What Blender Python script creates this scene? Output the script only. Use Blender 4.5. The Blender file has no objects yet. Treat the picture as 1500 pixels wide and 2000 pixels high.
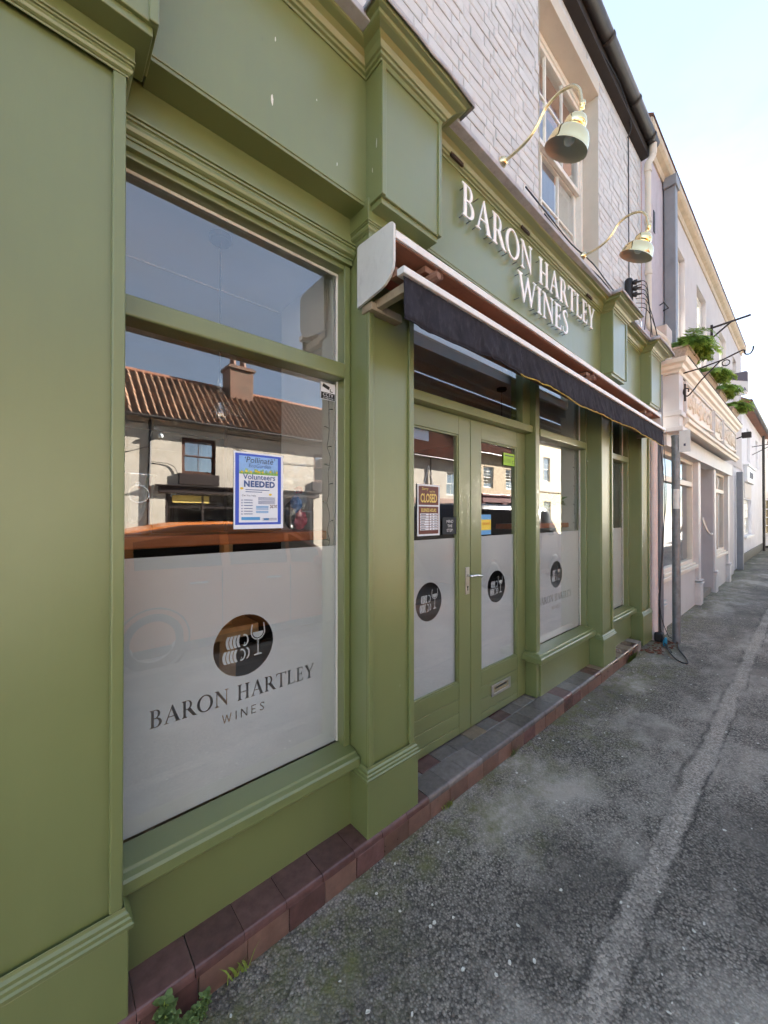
import bpy, bmesh, math, random
from mathutils import Vector, Matrix, noise
random.seed(7)
R = math.radians
SC = bpy.context.scene
COL = SC.collection

# ------------------------------------------------------------------ camera, sky, sun, exposure
cam = bpy.data.cameras.new('camera')
cam.sensor_fit = 'HORIZONTAL'; cam.sensor_width = 36.0
cam.lens = 36.0 * 751.0 / 1500.0
cam.clip_start = 0.02; cam.clip_end = 3000
cam_ob = bpy.data.objects.new('camera', cam); COL.objects.link(cam_ob)
cam_ob.location = (0, 0, 1.55)
cam_ob.rotation_euler = (R(90 + 0.3815), 0, R(48.1339 - 90))
SC.camera = cam_ob

SUN_ELEV, SUN_AZ = 21.5, 14.0          # azimuth measured from +X towards +Y (behind the shop row)
world = bpy.data.worlds.new('World'); SC.world = world; world.use_nodes = True
wn = world.node_tree.nodes; wl = world.node_tree.links
wn.clear()
sky = wn.new('ShaderNodeTexSky'); sky.sky_type = 'NISHITA'; sky.sun_disc = False
sky.sun_elevation = R(SUN_ELEV); sky.sun_rotation = R(90 - SUN_AZ)
sky.air_density = 0.75; sky.dust_density = 0.06; sky.ozone_density = 0.4
tc = wn.new('ShaderNodeTexCoord'); mp = wn.new('ShaderNodeMapping'); mp.inputs['Scale'].default_value = (1.2, 2.2, 5.0)
nz = wn.new('ShaderNodeTexNoise'); nz.inputs['Scale'].default_value = 2.2; nz.inputs['Detail'].default_value = 9; nz.inputs['Roughness'].default_value = .62
cr = wn.new('ShaderNodeValToRGB'); cr.color_ramp.elements[0].position = .42; cr.color_ramp.elements[1].position = .78; cr.color_ramp.elements[0].color = (.60, .60, .60, 1)
cr.color_ramp.elements[1].color = (.90, .90, .90, 1)
mixw = wn.new('ShaderNodeMixRGB'); mixw.inputs['Color2'].default_value = (1.02, 1.14, 1.34, 1)
bg = wn.new('ShaderNodeBackground'); bg.inputs['Strength'].default_value = 0.05
wo = wn.new('ShaderNodeOutputWorld')
wl.new(tc.outputs['Generated'], mp.inputs['Vector']); wl.new(mp.outputs['Vector'], nz.inputs['Vector'])
wl.new(nz.outputs['Fac'], cr.inputs['Fac']); wl.new(cr.outputs['Color'], mixw.inputs['Fac'])
wl.new(sky.outputs['Color'], mixw.inputs['Color1']); wl.new(mixw.outputs['Color'], bg.inputs['Color'])
wl.new(bg.outputs['Background'], wo.inputs['Surface'])

sl = bpy.data.lights.new('sun', 'SUN'); sl.energy = 5.0; sl.angle = R(0.53); sl.color = (1.0, .93, .84)
so = bpy.data.objects.new('sun', sl); COL.objects.link(so)
sd = Vector((math.cos(R(SUN_ELEV)) * math.cos(R(SUN_AZ)), math.cos(R(SUN_ELEV)) * math.sin(R(SUN_AZ)), math.sin(R(SUN_ELEV))))
so.rotation_euler = sd.to_track_quat('Z', 'Y').to_euler(); so.location = sd * 60

SC.view_settings.view_transform = 'Standard'; SC.view_settings.look = 'None'
SC.view_settings.exposure = 3.9; SC.view_settings.gamma = 1.0; SC.view_settings.use_curve_mapping = False
SC.cycles.max_bounces = 8; SC.cycles.diffuse_bounces = 3; SC.cycles.glossy_bounces = 4
SC.cycles.transparent_max_bounces = 12; SC.cycles.use_denoising = True; SC.cycles.use_adaptive_sampling = True; SC.cycles.adaptive_threshold = .03
SC.cycles.sample_clamp_indirect = 8.0
SC.cycles.caustics_reflective = False; SC.cycles.caustics_refractive = False

# ------------------------------------------------------------------ materials
def S(r, g, b):
    f = lambda c: (c / 255 / 12.92) if c / 255 <= .04045 else ((c / 255 + .055) / 1.055) ** 2.4
    return (f(r), f(g), f(b))
MATS = {}
class NT:
    def __init__(s, name):
        s.m = bpy.data.materials.new(name); s.m.use_nodes = True
        s.t = s.m.node_tree; s.n = s.t.nodes; s.n.clear()
        s.out = s.n.new('ShaderNodeOutputMaterial')
    def N(s, typ, **kw):
        o = s.n.new('ShaderNode' + typ)
        for k, v in kw.items():
            if k in o.inputs: o.inputs[k].default_value = v
            else: setattr(o, k, v)
        return o
    def L(s, a, b): s.t.links.new(a, b)
    def pos(s, scale=(1, 1, 1), obj=False):
        if obj:
            g = s.N('TexCoord').outputs['Object']
        else:
            g = s.N('NewGeometry').outputs['Position']
        m = s.N('Mapping'); m.inputs['Scale'].default_value = scale
        s.L(g, m.inputs['Vector']); return m.outputs['Vector']
    def noise(s, vec, scale, detail=4, rough=.55):
        n = s.N('TexNoise', Scale=scale, Detail=detail, Roughness=rough); s.L(vec, n.inputs['Vector']); return n.outputs['Fac']
    def ramp(s, fac, p0, p1, c0=(0, 0, 0), c1=(1, 1, 1)):
        r = s.N('ValToRGB'); e = r.color_ramp.elements
        e[0].position = p0; e[1].position = p1; e[0].color = (*c0, 1); e[1].color = (*c1, 1)
        s.L(fac, r.inputs['Fac']); return r.outputs['Color']
    def mix(s, fac, a, b, mode='MIX'):
        m = s.N('MixRGB', blend_type=mode)
        for i, v in (('Fac', fac), ('Color1', a), ('Color2', b)):
            if isinstance(v, (int, float)): m.inputs[i].default_value = v
            elif isinstance(v, tuple): m.inputs[i].default_value = (*v, 1) if len(v) == 3 else v
            else: s.L(v, m.inputs[i])
        return m.outputs['Color']
    def math(s, op, a, b=0.0):
        m = s.N('Math', operation=op)
        for i, v in ((0, a), (1, b)):
            if isinstance(v, (int, float)): m.inputs[i].default_value = v
            else: s.L(v, m.inputs[i])
        return m.outputs[0]
    def bump(s, h, strength, dist=.01):
        b = s.N('Bump', Strength=strength, Distance=dist); s.L(h, b.inputs['Height']); return b.outputs['Normal']
    def pbr(s, col, rough=.5, metal=0., normal=None, **kw):
        p = s.N('BsdfPrincipled')
        for i, v in (('Base Color', col), ('Roughness', rough), ('Metallic', metal)):
            if isinstance(v, (int, float)): p.inputs[i].default_value = v
            elif isinstance(v, tuple): p.inputs[i].default_value = (*v, 1) if len(v) == 3 else v
            else: s.L(v, p.inputs[i])
        if normal is not None: s.L(normal, p.inputs['Normal'])
        for k, v in kw.items(): p.inputs[k].default_value = v
        s.L(p.outputs[0], s.out.inputs['Surface']); s.p = p
        return s.m
def sc(c, k): return tuple(min(1, max(0, x * k)) for x in c)

def M(name, col, rough=.5, metal=0., var=.12, vs=4., bump=.0, bs=60., stretch=(1, 1, 1), rnd=0., dirt=0., dirtcol=(.05, .045, .035), spec=.5, obj=False):
    if name in MATS: return MATS[name]
    t = NT(name); v = t.pos(stretch, obj)
    n1 = t.noise(v, vs, 5, .6)
    c = t.mix(t.ramp(n1, .3, .7), sc(col, 1 - var), sc(col, 1 + var))
    if dirt:
        n2 = t.noise(t.pos((1, 1, .5), obj), vs * 2.3 + 1.7, 7, .68)
        c = t.mix(t.math('MULTIPLY', t.ramp(n2, .52, .78), dirt), c, dirtcol)
    if rnd:
        oi = t.N('ObjectInfo')
        h = t.N('HueSaturation'); t.L(c, h.inputs['Color'])
        t.L(t.math('ADD', t.math('MULTIPLY', oi.outputs['Random'], 2 * rnd), 1 - rnd), h.inputs['Value']); c = h.outputs['Color']
    nrm = None
    if bump: nrm = t.bump(t.noise(v, bs, 4, .6), bump, .004)
    rr = t.math('ADD', t.math('MULTIPLY', n1, .16), rough - .08) if metal < .5 else rough
    MATS[name] = t.pbr(c, rr, metal, nrm, **{'Specular IOR Level': spec})
    return MATS[name]

def green_paint():
    t = NT('sage_green_paint'); v = t.pos(); vb = t.pos((1, 1, .12))
    n1 = t.noise(v, 1.7, 4, .55); n2 = t.noise(vb, 26, 4, .6)
    base = S(112, 121, 71)
    c = t.mix(t.ramp(n1, .3, .7), sc(base, .93), sc(base, 1.07))
    c = t.mix(t.math('MULTIPLY', t.ramp(n2, .35, .75), .12), c, sc(base, 1.35))
    # grime specks and small chips to pale undercoat
    n3 = t.noise(t.pos((1, 1, .35)), 13, 8, .75)
    c = t.mix(t.math('MULTIPLY', t.ramp(n3, .66, .74), .45), c, S(72, 74, 52))
    vo = t.N('TexVoronoi', Scale=5.5); vo.inputs['Randomness'].default_value = 1
    nn = t.noise(v, 38, 3); vv = t.N('VectorMath', operation='ADD')
    t.L(t.pos((1, 1, .55)), vv.inputs[0]); sc_ = t.N('VectorMath', operation='SCALE'); sc_.inputs['Scale'].default_value = .02
    t.L(t.N('NewGeometry').outputs['Position'], sc_.inputs[0]); t.L(sc_.outputs[0], vv.inputs[1]); t.L(vv.outputs[0], vo.inputs['Vector'])
    chip = t.math('MULTIPLY', t.math('LESS_THAN', t.math('ADD', vo.outputs['Distance'], t.math('MULTIPLY', nn, .05)), .050), t.ramp(t.noise(v, 1.9, 2), .50, .56))
    c = t.mix(chip, c, S(196, 198, 186))
    rr = t.math('ADD', t.math('MULTIPLY', n2, .2), .32)
    nb = t.bump(t.math('ADD', t.noise(vb, 60, 5, .6), t.math('MULTIPLY', t.noise(v, 5, 3), 1.5)), .14, .003)
    MATS['green'] = t.pbr(c, rr, 0, nb, **{'Specular IOR Level': .6, 'Coat Weight': .85, 'Coat Roughness': .32, 'Coat IOR': 1.55})
green_paint()
G = MATS['green']

def asphalt():
    t = NT('asphalt'); v = t.pos()
    vo = t.N('TexVoronoi', Scale=118.0); t.L(v, vo.inputs['Vector'])
    vo2 = t.N('TexVoronoi', Scale=420.0); t.L(v, vo2.inputs['Vector'])
    stone = t.N('SeparateColor'); t.L(vo.outputs['Color'], stone.inputs[0])
    c = t.mix(stone.outputs[0], (.10, .09, .076), (.50, .445, .37))
    c = t.mix(t.math('MULTIPLY', t.math('GREATER_THAN', stone.outputs[1], .95), .55), c, (.62, .58, .50))
    gap = t.ramp(vo.outputs['Distance'], .30, .62, (1, 1, 1), (.25, .25, .25))
    c = t.mix(.6, c, gap, 'MULTIPLY')
    # worn pale patches / dark damp patches
    n1 = t.noise(t.pos((.9, 1.3, 1)), 1.15, 9, .66)
    c = t.mix(t.math('MULTIPLY', t.ramp(n1, .47, .64), .80), c, (.60, .54, .455))
    n2 = t.noise(t.pos((.8, 1.4, 1)), .8, 5, .6)
    c = t.mix(t.math('MULTIPLY', t.ramp(n2, .48, .60), .55), c, (.075, .068, .056))
    n5 = t.noise(t.pos((3.5, .9, 1)), 2.6, 6, .65)
    c = t.mix(t.math('MULTIPLY', t.ramp(n5, .56, .72), .28), c, (.54, .47, .39))
    # service trench running along the pavement, with ragged tar joints
    sx = t.N('SeparateXYZ'); t.L(v, sx.inputs[0])
    yw = t.math('ADD', sx.outputs['Y'], t.math('MULTIPLY', t.math('SUBTRACT', t.noise(v, 2.6, 8, .72), .5), .12))
    d = t.math('ABSOLUTE', t.math('SUBTRACT', yw, .468))
    inside = t.ramp(d, .032, .048, (1, 1, 1), (0, 0, 0))
    c = t.mix(t.math('MULTIPLY', inside, t.ramp(t.noise(v, 4, 7, .7), .28, .60)), c, t.mix(stone.outputs[0], (.25, .22, .185), (.64, .57, .48)))
    jd = t.math('ABSOLUTE', t.math('SUBTRACT', yw, .412))
    joint = t.math('MULTIPLY', t.ramp(jd, .001, .009, (1, 1, 1), (0, 0, 0)), t.math('MULTIPLY', t.ramp(t.noise(v, 3.5, 6, .7), .43, .58), .6))
    jd2 = t.math('ABSOLUTE', t.math('SUBTRACT', yw, .528))
    joint2 = t.math('MULTIPLY', t.ramp(jd2, .002, .020, (1, 1, 1), (0, 0, 0)), t.math('MULTIPLY', t.ramp(t.noise(v, 3, 6, .7), .46, .62), .6))
    c = t.mix(joint, c, (.012, .012, .012)); c = t.mix(joint2, c, (.02, .02, .02))
    # moss and algae by the step
    ms = t.ramp(t.math('SUBTRACT', sx.outputs['Y'], t.math('MULTIPLY', t.noise(v, 1.6, 6, .65), 1.6)), .0, .45)
    mo = t.math('MULTIPLY', ms, t.ramp(t.noise(v, 9, 6, .7), .42, .66))
    c = t.mix(t.math('MULTIPLY', mo, .85), c, t.mix(t.noise(v, 40, 3), (.10, .11, .035), (.24, .24, .085)))
    # small pale lichen / gum dots
    vg = t.N('TexVoronoi', Scale=7.0); t.L(v, vg.inputs['Vector'])
    gum = t.math('LESS_THAN', t.math('ADD', vg.outputs['Distance'], t.math('MULTIPLY', t.noise(v, 90, 2), .05)), .068)
    c = t.mix(t.math('MULTIPLY', gum, .5), c, (.55, .52, .46))
    h = t.math('ADD', t.math('MULTIPLY', vo.outputs['Distance'], -1.0), t.math('MULTIPLY', vo2.outputs['Distance'], -.35))
    h = t.math('SUBTRACT', h, t.math('MULTIPLY', joint, 1.2))
    nb = t.bump(h, .95, .006)
    MATS['asphalt'] = t.pbr(c, .78, 0, nb, **{'Specular IOR Level': .35})
asphalt()

def glass():
    t = NT('window_glass')
    tr = t.N('BsdfTransparent'); tr.inputs['Color'].default_value = (.93, .95, .94, 1)
    gl = t.N('BsdfGlossy', Roughness=0.0); gl.inputs['Color'].default_value = (1, 1, 1, 1)
    fr = t.N('Fresnel', IOR=2.75)
    bf = t.math('ADD', t.math('MULTIPLY', t.N('NewGeometry').outputs['Backfacing'], 1 / 2.75 - 2.75), 2.75); t.L(bf, fr.inputs['IOR'])   # same pane seen from either side
    nb = t.bump(t.noise(t.pos((1, 1, .7)), 1.3, 2), .05, .02); t.L(nb, gl.inputs['Normal'])
    mx = t.N('MixShader'); t.L(fr.outputs[0], mx.inputs[0]); t.L(tr.outputs[0], mx.inputs[1]); t.L(gl.outputs[0], mx.inputs[2])
    t.L(mx.outputs[0], t.out.inputs['Surface']); MATS['glass'] = t.m
    t = NT('glass_back'); tr = t.N('BsdfTransparent'); t.L(tr.outputs[0], t.out.inputs['Surface']); MATS['glassback'] = t.m
    t = NT('frosted_film')
    v = t.pos(); n = t.noise(v, 2.3, 3)
    di = t.N('BsdfDiffuse'); di.inputs['Color'].default_value = (.84, .84, .84, 1)
    tl = t.N('BsdfTranslucent'); tl.inputs['Color'].default_value = (.75, .74, .74, 1)
    rf = t.N('BsdfRefraction', Roughness=.28, IOR=1.02)
    m1 = t.N('MixShader'); m1.inputs[0].default_value = .12; t.L(di.outputs[0], m1.inputs[1]); t.L(tl.outputs[0], m1.inputs[2])
    m2 = t.N('MixShader'); m2.inputs[0].default_value = .08; t.L(m1.outputs[0], m2.inputs[1]); t.L(rf.outputs[0], m2.inputs[2])
    t.L(t.mix(t.ramp(t.noise(v, 3.1, 6, .65), .3, .7), (.88, .89, .91), (.96, .965, .97)), di.inputs['Color'])
    gs = t.N('BsdfGlossy', Roughness=.26); m3 = t.N('MixShader'); m3.inputs[0].default_value = .09; t.L(m2.outputs[0], m3.inputs[1]); t.L(gs.outputs[0], m3.inputs[2])
    t.L(m3.outputs[0], t.out.inputs['Surface']); MATS['film'] = t.m
    t = NT('clear_plastic_wrap'); tr = t.N('BsdfTransparent'); gl = t.N('BsdfGlossy', Roughness=.12)
    mx = t.N('MixShader'); mx.inputs[0].default_value = .16; t.L(tr.outputs[0], mx.inputs[1]); t.L(gl.outputs[0], mx.inputs[2]); t.L(mx.outputs[0], t.out.inputs['Surface'])
    MATS['wrap'] = t.m
glass()

M('brickpaint', S(197, 199, 200), .55, var=.07, vs=5, bump=.55, bs=34, rnd=.05, dirt=.28, dirtcol=S(150, 146, 140))
M('mortarpaint', S(194, 196, 197), .7, var=.08, vs=5, bump=.4, bs=80, dirt=.5, dirtcol=S(110, 106, 100))
M('reveal', S(196, 190, 178), .6, var=.06, bump=.2, dirt=.2, dirtcol=S(150, 142, 125))
M('lead', S(172, 173, 179), .55, var=.2, vs=9, bump=.4, bs=14, dirt=.55, dirtcol=S(104, 104, 108))
M('sashwhite', S(222, 221, 214), .4, var=.05, vs=8, dirt=.25, dirtcol=S(160, 155, 140))
M('blackgutter', S(46, 42, 40), .5, var=.2, vs=6, dirt=.4, dirtcol=S(90, 84, 76), bump=.2)
M('darksoffit', S(40, 34, 31), .75, var=.3, vs=12)
M('pipecream', S(205, 198, 184), .45, var=.06, dirt=.25, dirtcol=S(140, 130, 112))
M('pipegrey', S(128, 131, 136), .45, var=.1, dirt=.2)
M('pipepink', S(214, 199, 194), .5, var=.05, dirt=.15)
M('galv', S(126, 129, 132), .5, metal=.35, var=.25, vs=14, bump=.1, dirt=.4, dirtcol=S(86, 84, 80))
M('lilacrender', S(176, 171, 180), .8, var=.10, vs=2.2, bump=.35, bs=70, dirt=.45, dirtcol=S(128, 122, 130))
M('pinkrender', S(193, 188, 187), .75, var=.06, vs=2, bump=.3, bs=70, dirt=.2, dirtcol=S(160, 145, 135))
M('pinkpaint', S(212, 207, 203), .45, var=.04, vs=3, dirt=.22, dirtcol=S(178, 160, 145))
M('creampaint', S(233, 222, 205), .45, var=.05, vs=4, dirt=.2, dirtcol=S(185, 165, 140))
M('stonecornice', S(186, 172, 150), .7, var=.14, vs=7, bump=.2, dirt=.4, dirtcol=S(130, 108, 82))
M('whitewash', S(218, 219, 224), .7, var=.06, vs=3, bump=.4, bs=30, dirt=.35, dirtcol=S(160, 160, 168))
M('bluepaint', S(40, 84, 160), .4, var=.08)
M('whitepaint', S(226, 227, 226), .42, var=.04, vs=6, dirt=.3, dirtcol=S(170, 168, 160))
M('signwhite', S(244, 245, 246), .35, var=.02)
M('platewhite', S(214, 215, 212), .45, var=.05, vs=9, dirt=.35, dirtcol=S(150, 148, 140))
M('awnbrown', S(136, 102, 84), .6, var=.25, vs=10, stretch=(.2, 1, 1), dirt=.4, dirtcol=S(60, 40, 32))
M('awnred', S(150, 74, 50), .6, var=.15, vs=14)
M('awnwood', S(158, 142, 118), .7, var=.2, vs=12, stretch=(.2, 1, 1), dirt=.4)
M('valance', S(44, 44, 52), .92, var=.35, vs=16, bump=.3, bs=220, stretch=(1, 1, .4), dirt=.35, dirtcol=S(92, 92, 100), spec=.2)
M('gold', S(188, 160, 62), .6, var=.2, vs=30)
M('brass', (.96, .78, .44), .04, metal=1, var=.03)
M('brassdull', (.86, .70, .42), .25, metal=1, var=.1)
M('shadein', S(196, 190, 176), .6, var=.05)
M('chrome', (.78, .78, .78), .14, metal=1, var=.05)
M('satin', (.55, .54, .51), .38, metal=1, var=.15, vs=20)
M('black', S(24, 24, 26), .5, var=.2, vs=10)
M('iron', S(42, 34, 32), .55, var=.2, vs=20)
M('cable', S(30, 32, 36), .5, var=.1)
M('wood', S(168, 92, 48), .38, var=.28, vs=7, stretch=(.25, 3, 3), bump=.1)
M('palewood', S(186, 144, 100), .5, var=.25, vs=6, stretch=(3, 3, .3), bump=.1)
M('darkwood', S(52, 38, 30), .5, var=.25, vs=6)
M('curtaingrey', S(120, 124, 132), .9, var=.15, vs=3, stretch=(6, 1, .2))
M('ceiling', S(226, 225, 226), .7, var=.03)
M('plaster', S(214, 208, 200), .7, var=.04)
M('floor', S(156, 130, 104), .5, var=.2, vs=5, stretch=(.3, 3, 1))
M('paper', S(236, 238, 245), .6, var=.02)
M('ink', S(60, 70, 100), .6, var=.05)
M('tile_red', S(100, 72, 68), .14, var=.22, vs=24, rnd=.22, bump=.10, bs=160, dirt=.15, dirtcol=S(120, 104, 98))
M('tile_riser', S(114, 87, 76), .30, var=.22, vs=20, rnd=.25, bump=.12, bs=160, dirt=.4, dirtcol=S(92, 74, 62))
M('tile_slate', S(116, 108, 104), .15, var=.18, vs=40, rnd=.22, bump=.12, bs=160, dirt=.14, dirtcol=S(120, 116, 110))
M('tile_tan', S(134, 118, 98), .42, var=.2, vs=22, rnd=.15, bump=.12, bs=160, dirt=.35)
M('grout', S(140, 130, 120), .85, var=.25, vs=30, bump=.3)
M('pantile', S(122, 94, 73), .85, var=.3, vs=3, rnd=.3, bump=.2, dirt=.6, dirtcol=S(98, 70, 52))
M('pantile_brown', S(126, 84, 64), .8, var=.25, vs=3, rnd=.2, dirt=.5, dirtcol=S(70, 54, 44))
M('oldrender', S(184, 177, 164), .85, var=.16, vs=1.3, bump=.4, bs=40, dirt=.5, dirtcol=S(158, 142, 118))
M('rubble', S(186, 168, 138), .85, var=.3, vs=6, bump=1, bs=9, dirt=.5, dirtcol=S(110, 96, 76))
M('georgian', S(222, 206, 170), .8, var=.06, vs=1.5, bump=.2, dirt=.3, dirtcol=S(170, 150, 118))
M('chimbrick', S(128, 82, 62), .85, var=.3, vs=14, bump=.5, bs=30, dirt=.5)
M('brownframe', S(78, 48, 34), .5, var=.2)
M('maroon', S(92, 30, 32), .4, var=.15)
M('darkshop', S(44, 34, 32), .45, var=.2)
M('roadtar', S(112, 110, 106), .85, var=.2, vs=2.5, bump=.4, bs=120)
M('kerbstone', S(150, 142, 130), .8, var=.18, vs=5, bump=.3, bs=60)
M('roadwhite', S(214, 214, 208), .7, var=.1, vs=12, dirt=.4)
M('carorange', S(204, 116, 44), .22, var=.02); 
M('cardark', S(40, 42, 46), .2, var=.03)
M('carsilver', S(150, 166, 190), .25, var=.03)
M('carglass', S(10, 11, 12), .04, var=.0)
M('tyre', S(24, 24, 24), .85, var=.1)
M('alloy', (.5, .5, .52), .35, metal=1, var=.05)
M('redlamp', S(180, 20, 18), .2, var=.05)
M('leafgreen', S(84, 128, 46), .5, var=.35, vs=22)
M('leaflight', S(132, 172, 62), .5, var=.3, vs=26)
def leafmat(name, c1, c2):
    t = NT(name); c = t.mix(t.noise(t.pos(), 14, 3), c1, c2)
    d = t.N('BsdfDiffuse'); tl = t.N('BsdfTranslucent'); g = t.N('BsdfGlossy', Roughness=.4); t.L(c, d.inputs['Color']); t.L(t.mix(.5, c, (.5, .6, .12)), tl.inputs['Color'])
    m1 = t.N('MixShader'); m1.inputs[0].default_value = .4; t.L(d.outputs[0], m1.inputs[1]); t.L(tl.outputs[0], m1.inputs[2])
    m2 = t.N('MixShader'); m2.inputs[0].default_value = .04; t.L(m1.outputs[0], m2.inputs[1]); t.L(g.outputs[0], m2.inputs[2]); t.L(m2.outputs[0], t.out.inputs['Surface']); MATS[name] = t.m
leafmat('fern_dark', S(58, 100, 36), S(112, 150, 60)); leafmat('fern_light', S(136, 180, 70), S(184, 212, 108))
M('weedleaf', S(100, 120, 66), .55, var=.3, vs=60)
M('grassblade', S(142, 162, 70), .6, var=.3, vs=40)
M('deadleaf', S(112, 66, 44), .7, var=.4, vs=40)
M('petal', S(222, 220, 208), .7, var=.12, vs=60)
M('planter', S(188, 170, 152), .75, var=.22, vs=40, bump=.8, bs=55, dirt=.5, dirtcol=S(128, 110, 96))
M('bluetie', S(60, 150, 190), .4, var=.1)
M('lightblue', S(150, 190, 235), .5, var=.04)
M('postercobalt', S(62, 92, 200), .5, var=.08)
M('postersky', S(150, 190, 240), .5, var=.10, vs=30)
M('postergreen', S(140, 180, 80), .5, var=.35, vs=90)
M('postercyan', S(90, 160, 215), .5, var=.05)
M('inkblue', S(70, 96, 150), .5, var=.03)
M('signmaroon', S(96, 34, 30), .4, var=.05)
M('signgold', S(238, 210, 120), .45, var=.06)
M('chalk', S(52, 56, 60), .8, var=.1, vs=30)
M('chalkwhite', S(230, 230, 228), .8, var=.05)
M('yellow', S(236, 206, 62), .5, var=.05)
M('orangeink', S(226, 120, 40), .5, var=.05)
M('lime', S(166, 214, 70), .5, var=.04)
M('pinkfoil', S(222, 120, 136), .3, var=.3, vs=40)
M('bluefoil', S(98, 150, 220), .25, var=.3, vs=40)
M('vasewhite', S(214, 222, 224), .35, var=.04)
M('redenamel', S(168, 44, 40), .4, var=.1)
M('lavwhite', S(232, 230, 226), .4, var=.02)
M('lavblue', S(96, 92, 104), .4, var=.05)
M('alarmbox', S(196, 180, 166), .5, var=.06)
def brickwork():
    t = NT('chimney_brickwork'); g = t.N('NewGeometry').outputs['Position']; sx = t.N('SeparateXYZ'); t.L(g, sx.inputs[0]); cb = t.N('CombineXYZ'); t.L(t.math('ADD', sx.outputs['X'], sx.outputs['Y']), cb.inputs[0]); t.L(sx.outputs['Z'], cb.inputs[1])
    b = t.N('TexBrick', Scale=1.0); b.inputs['Color1'].default_value = (*S(118, 74, 56), 1); b.inputs['Color2'].default_value = (*S(92, 62, 50), 1); b.inputs['Mortar'].default_value = (*S(150, 136, 116), 1); b.inputs['Brick Width'].default_value = .225; b.inputs['Row Height'].default_value = .075; b.inputs['Mortar Size'].default_value = .008; t.L(cb.outputs[0], b.inputs['Vector'])
    MATS['chimbrick'] = t.pbr(t.mix(t.math('MULTIPLY', t.ramp(t.noise(t.pos(), 4, 5), .5, .7), .5), b.outputs['Color'], S(70, 60, 50)), .85, 0, t.bump(b.outputs['Fac'], -.4, .01))
brickwork()
m_ = MATS

# ------------------------------------------------------------------ mesh helpers
def box(bm, x0, x1, y0, y1, z0, z1):
    if x0 > x1: x0, x1 = x1, x0
    if y0 > y1: y0, y1 = y1, y0
    if z0 > z1: z0, z1 = z1, z0
    v = [bm.verts.new(p) for p in ((x0, y0, z0), (x1, y0, z0), (x1, y1, z0), (x0, y1, z0), (x0, y0, z1), (x1, y0, z1), (x1, y1, z1), (x0, y1, z1))]
    for f in ((0, 3, 2, 1), (4, 5, 6, 7), (0, 1, 5, 4), (1, 2, 6, 5), (2, 3, 7, 6), (3, 0, 4, 7)):
        bm.faces.new([v[i] for i in f])
    return v
def quad(bm, *p):
    return bm.faces.new([bm.verts.new(q) for q in p])
def sweep(bm, path, prof, closed_prof=True, caps=True):
    """profile (out, z) swept along a plan polyline; out = right-hand side of travel (-y when going +x)"""
    n = len(path); rings = []
    dirs = [Vector((path[i + 1][0] - path[i][0], path[i + 1][1] - path[i][1])).normalized() for i in range(n - 1)]
    for i in range(n):
        d0 = dirs[max(0, i - 1)]; d1 = dirs[min(n - 2, i)]
        n0 = Vector((d0.y, -d0.x)); n1 = Vector((d1.y, -d1.x))
        mt = (n0 + n1); mt = mt / max(.2, mt.length_squared / 2) if mt.length > 1e-6 else n0
        rings.append([bm.verts.new((path[i][0] + mt.x * o, path[i][1] + mt.y * o, z)) for o, z in prof])
    k = len(prof)
    for i in range(n - 1):
        for j in range(k if closed_prof else k - 1):
            j2 = (j + 1) % k
            bm.faces.new((rings[i][j], rings[i + 1][j], rings[i + 1][j2], rings[i][j2]))
    if caps and closed_prof:
        bm.faces.new(rings[0][::-1]); bm.faces.new(rings[-1])
def tube(bm, pts, r, seg=8, caps=True):
    pts = [Vector(p) for p in pts]; n = len(pts); rings = []
    rad = r if isinstance(r, (list, tuple)) else [r] * n
    up = Vector((0, 0, 1)); prev = None
    for i, p in enumerate(pts):
        d = (pts[min(n - 1, i + 1)] - pts[max(0, i - 1)]).normalized()
        a = prev if prev is not None else (up if abs(d.dot(up)) < .95 else Vector((1, 0, 0)))
        a = (a - d * a.dot(d))
        if a.length < 1e-5: a = Vector((0, 1, 0)) - d * d.y
        a.normalize(); b = d.cross(a); prev = a
        rings.append([bm.verts.new(p + (a * math.cos(t) + b * math.sin(t)) * rad[i]) for t in (2 * math.pi * j / seg for j in range(seg))])
    for i in range(n - 1):
        for j in range(seg):
            bm.faces.new((rings[i][j], rings[i][(j + 1) % seg], rings[i + 1][(j + 1) % seg], rings[i + 1][j]))
    if caps:
        bm.faces.new(rings[0][::-1]); bm.faces.new(rings[-1])
def lathe(bm, prof, mat4=None, seg=24, cap0=False, cap1=False):
    rings = []
    for r, z in prof:
        rings.append([bm.verts.new((r * math.cos(2 * math.pi * j / seg), r * math.sin(2 * math.pi * j / seg), z)) for j in range(seg)])
    for i in range(len(prof) - 1):
        for j in range(seg):
            bm.faces.new((rings[i][j], rings[i][(j + 1) % seg], rings[i + 1][(j + 1) % seg], rings[i + 1][j]))
    if cap0: bm.faces.new(rings[0][::-1])
    if cap1: bm.faces.new(rings[-1])
    if mat4 is not None:
        bmesh.ops.transform(bm, matrix=mat4, verts=[v for rg in rings for v in rg])
def smooth_pts(pts, n=6):
    pts = [Vector(p) for p in pts]; out = []
    P = [pts[0]] + pts + [pts[-1]]
    for i in range(1, len(P) - 2):
        for k in range(n):
            t = k / n; a, b, c, d = P[i - 1], P[i], P[i + 1], P[i + 2]
            out.append(.5 * ((2 * b) + (c - a) * t + (2 * a - 5 * b + 4 * c - d) * t * t + (3 * b - a - 3 * c + d) * t ** 3))
    out.append(pts[-1]); return out

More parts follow.
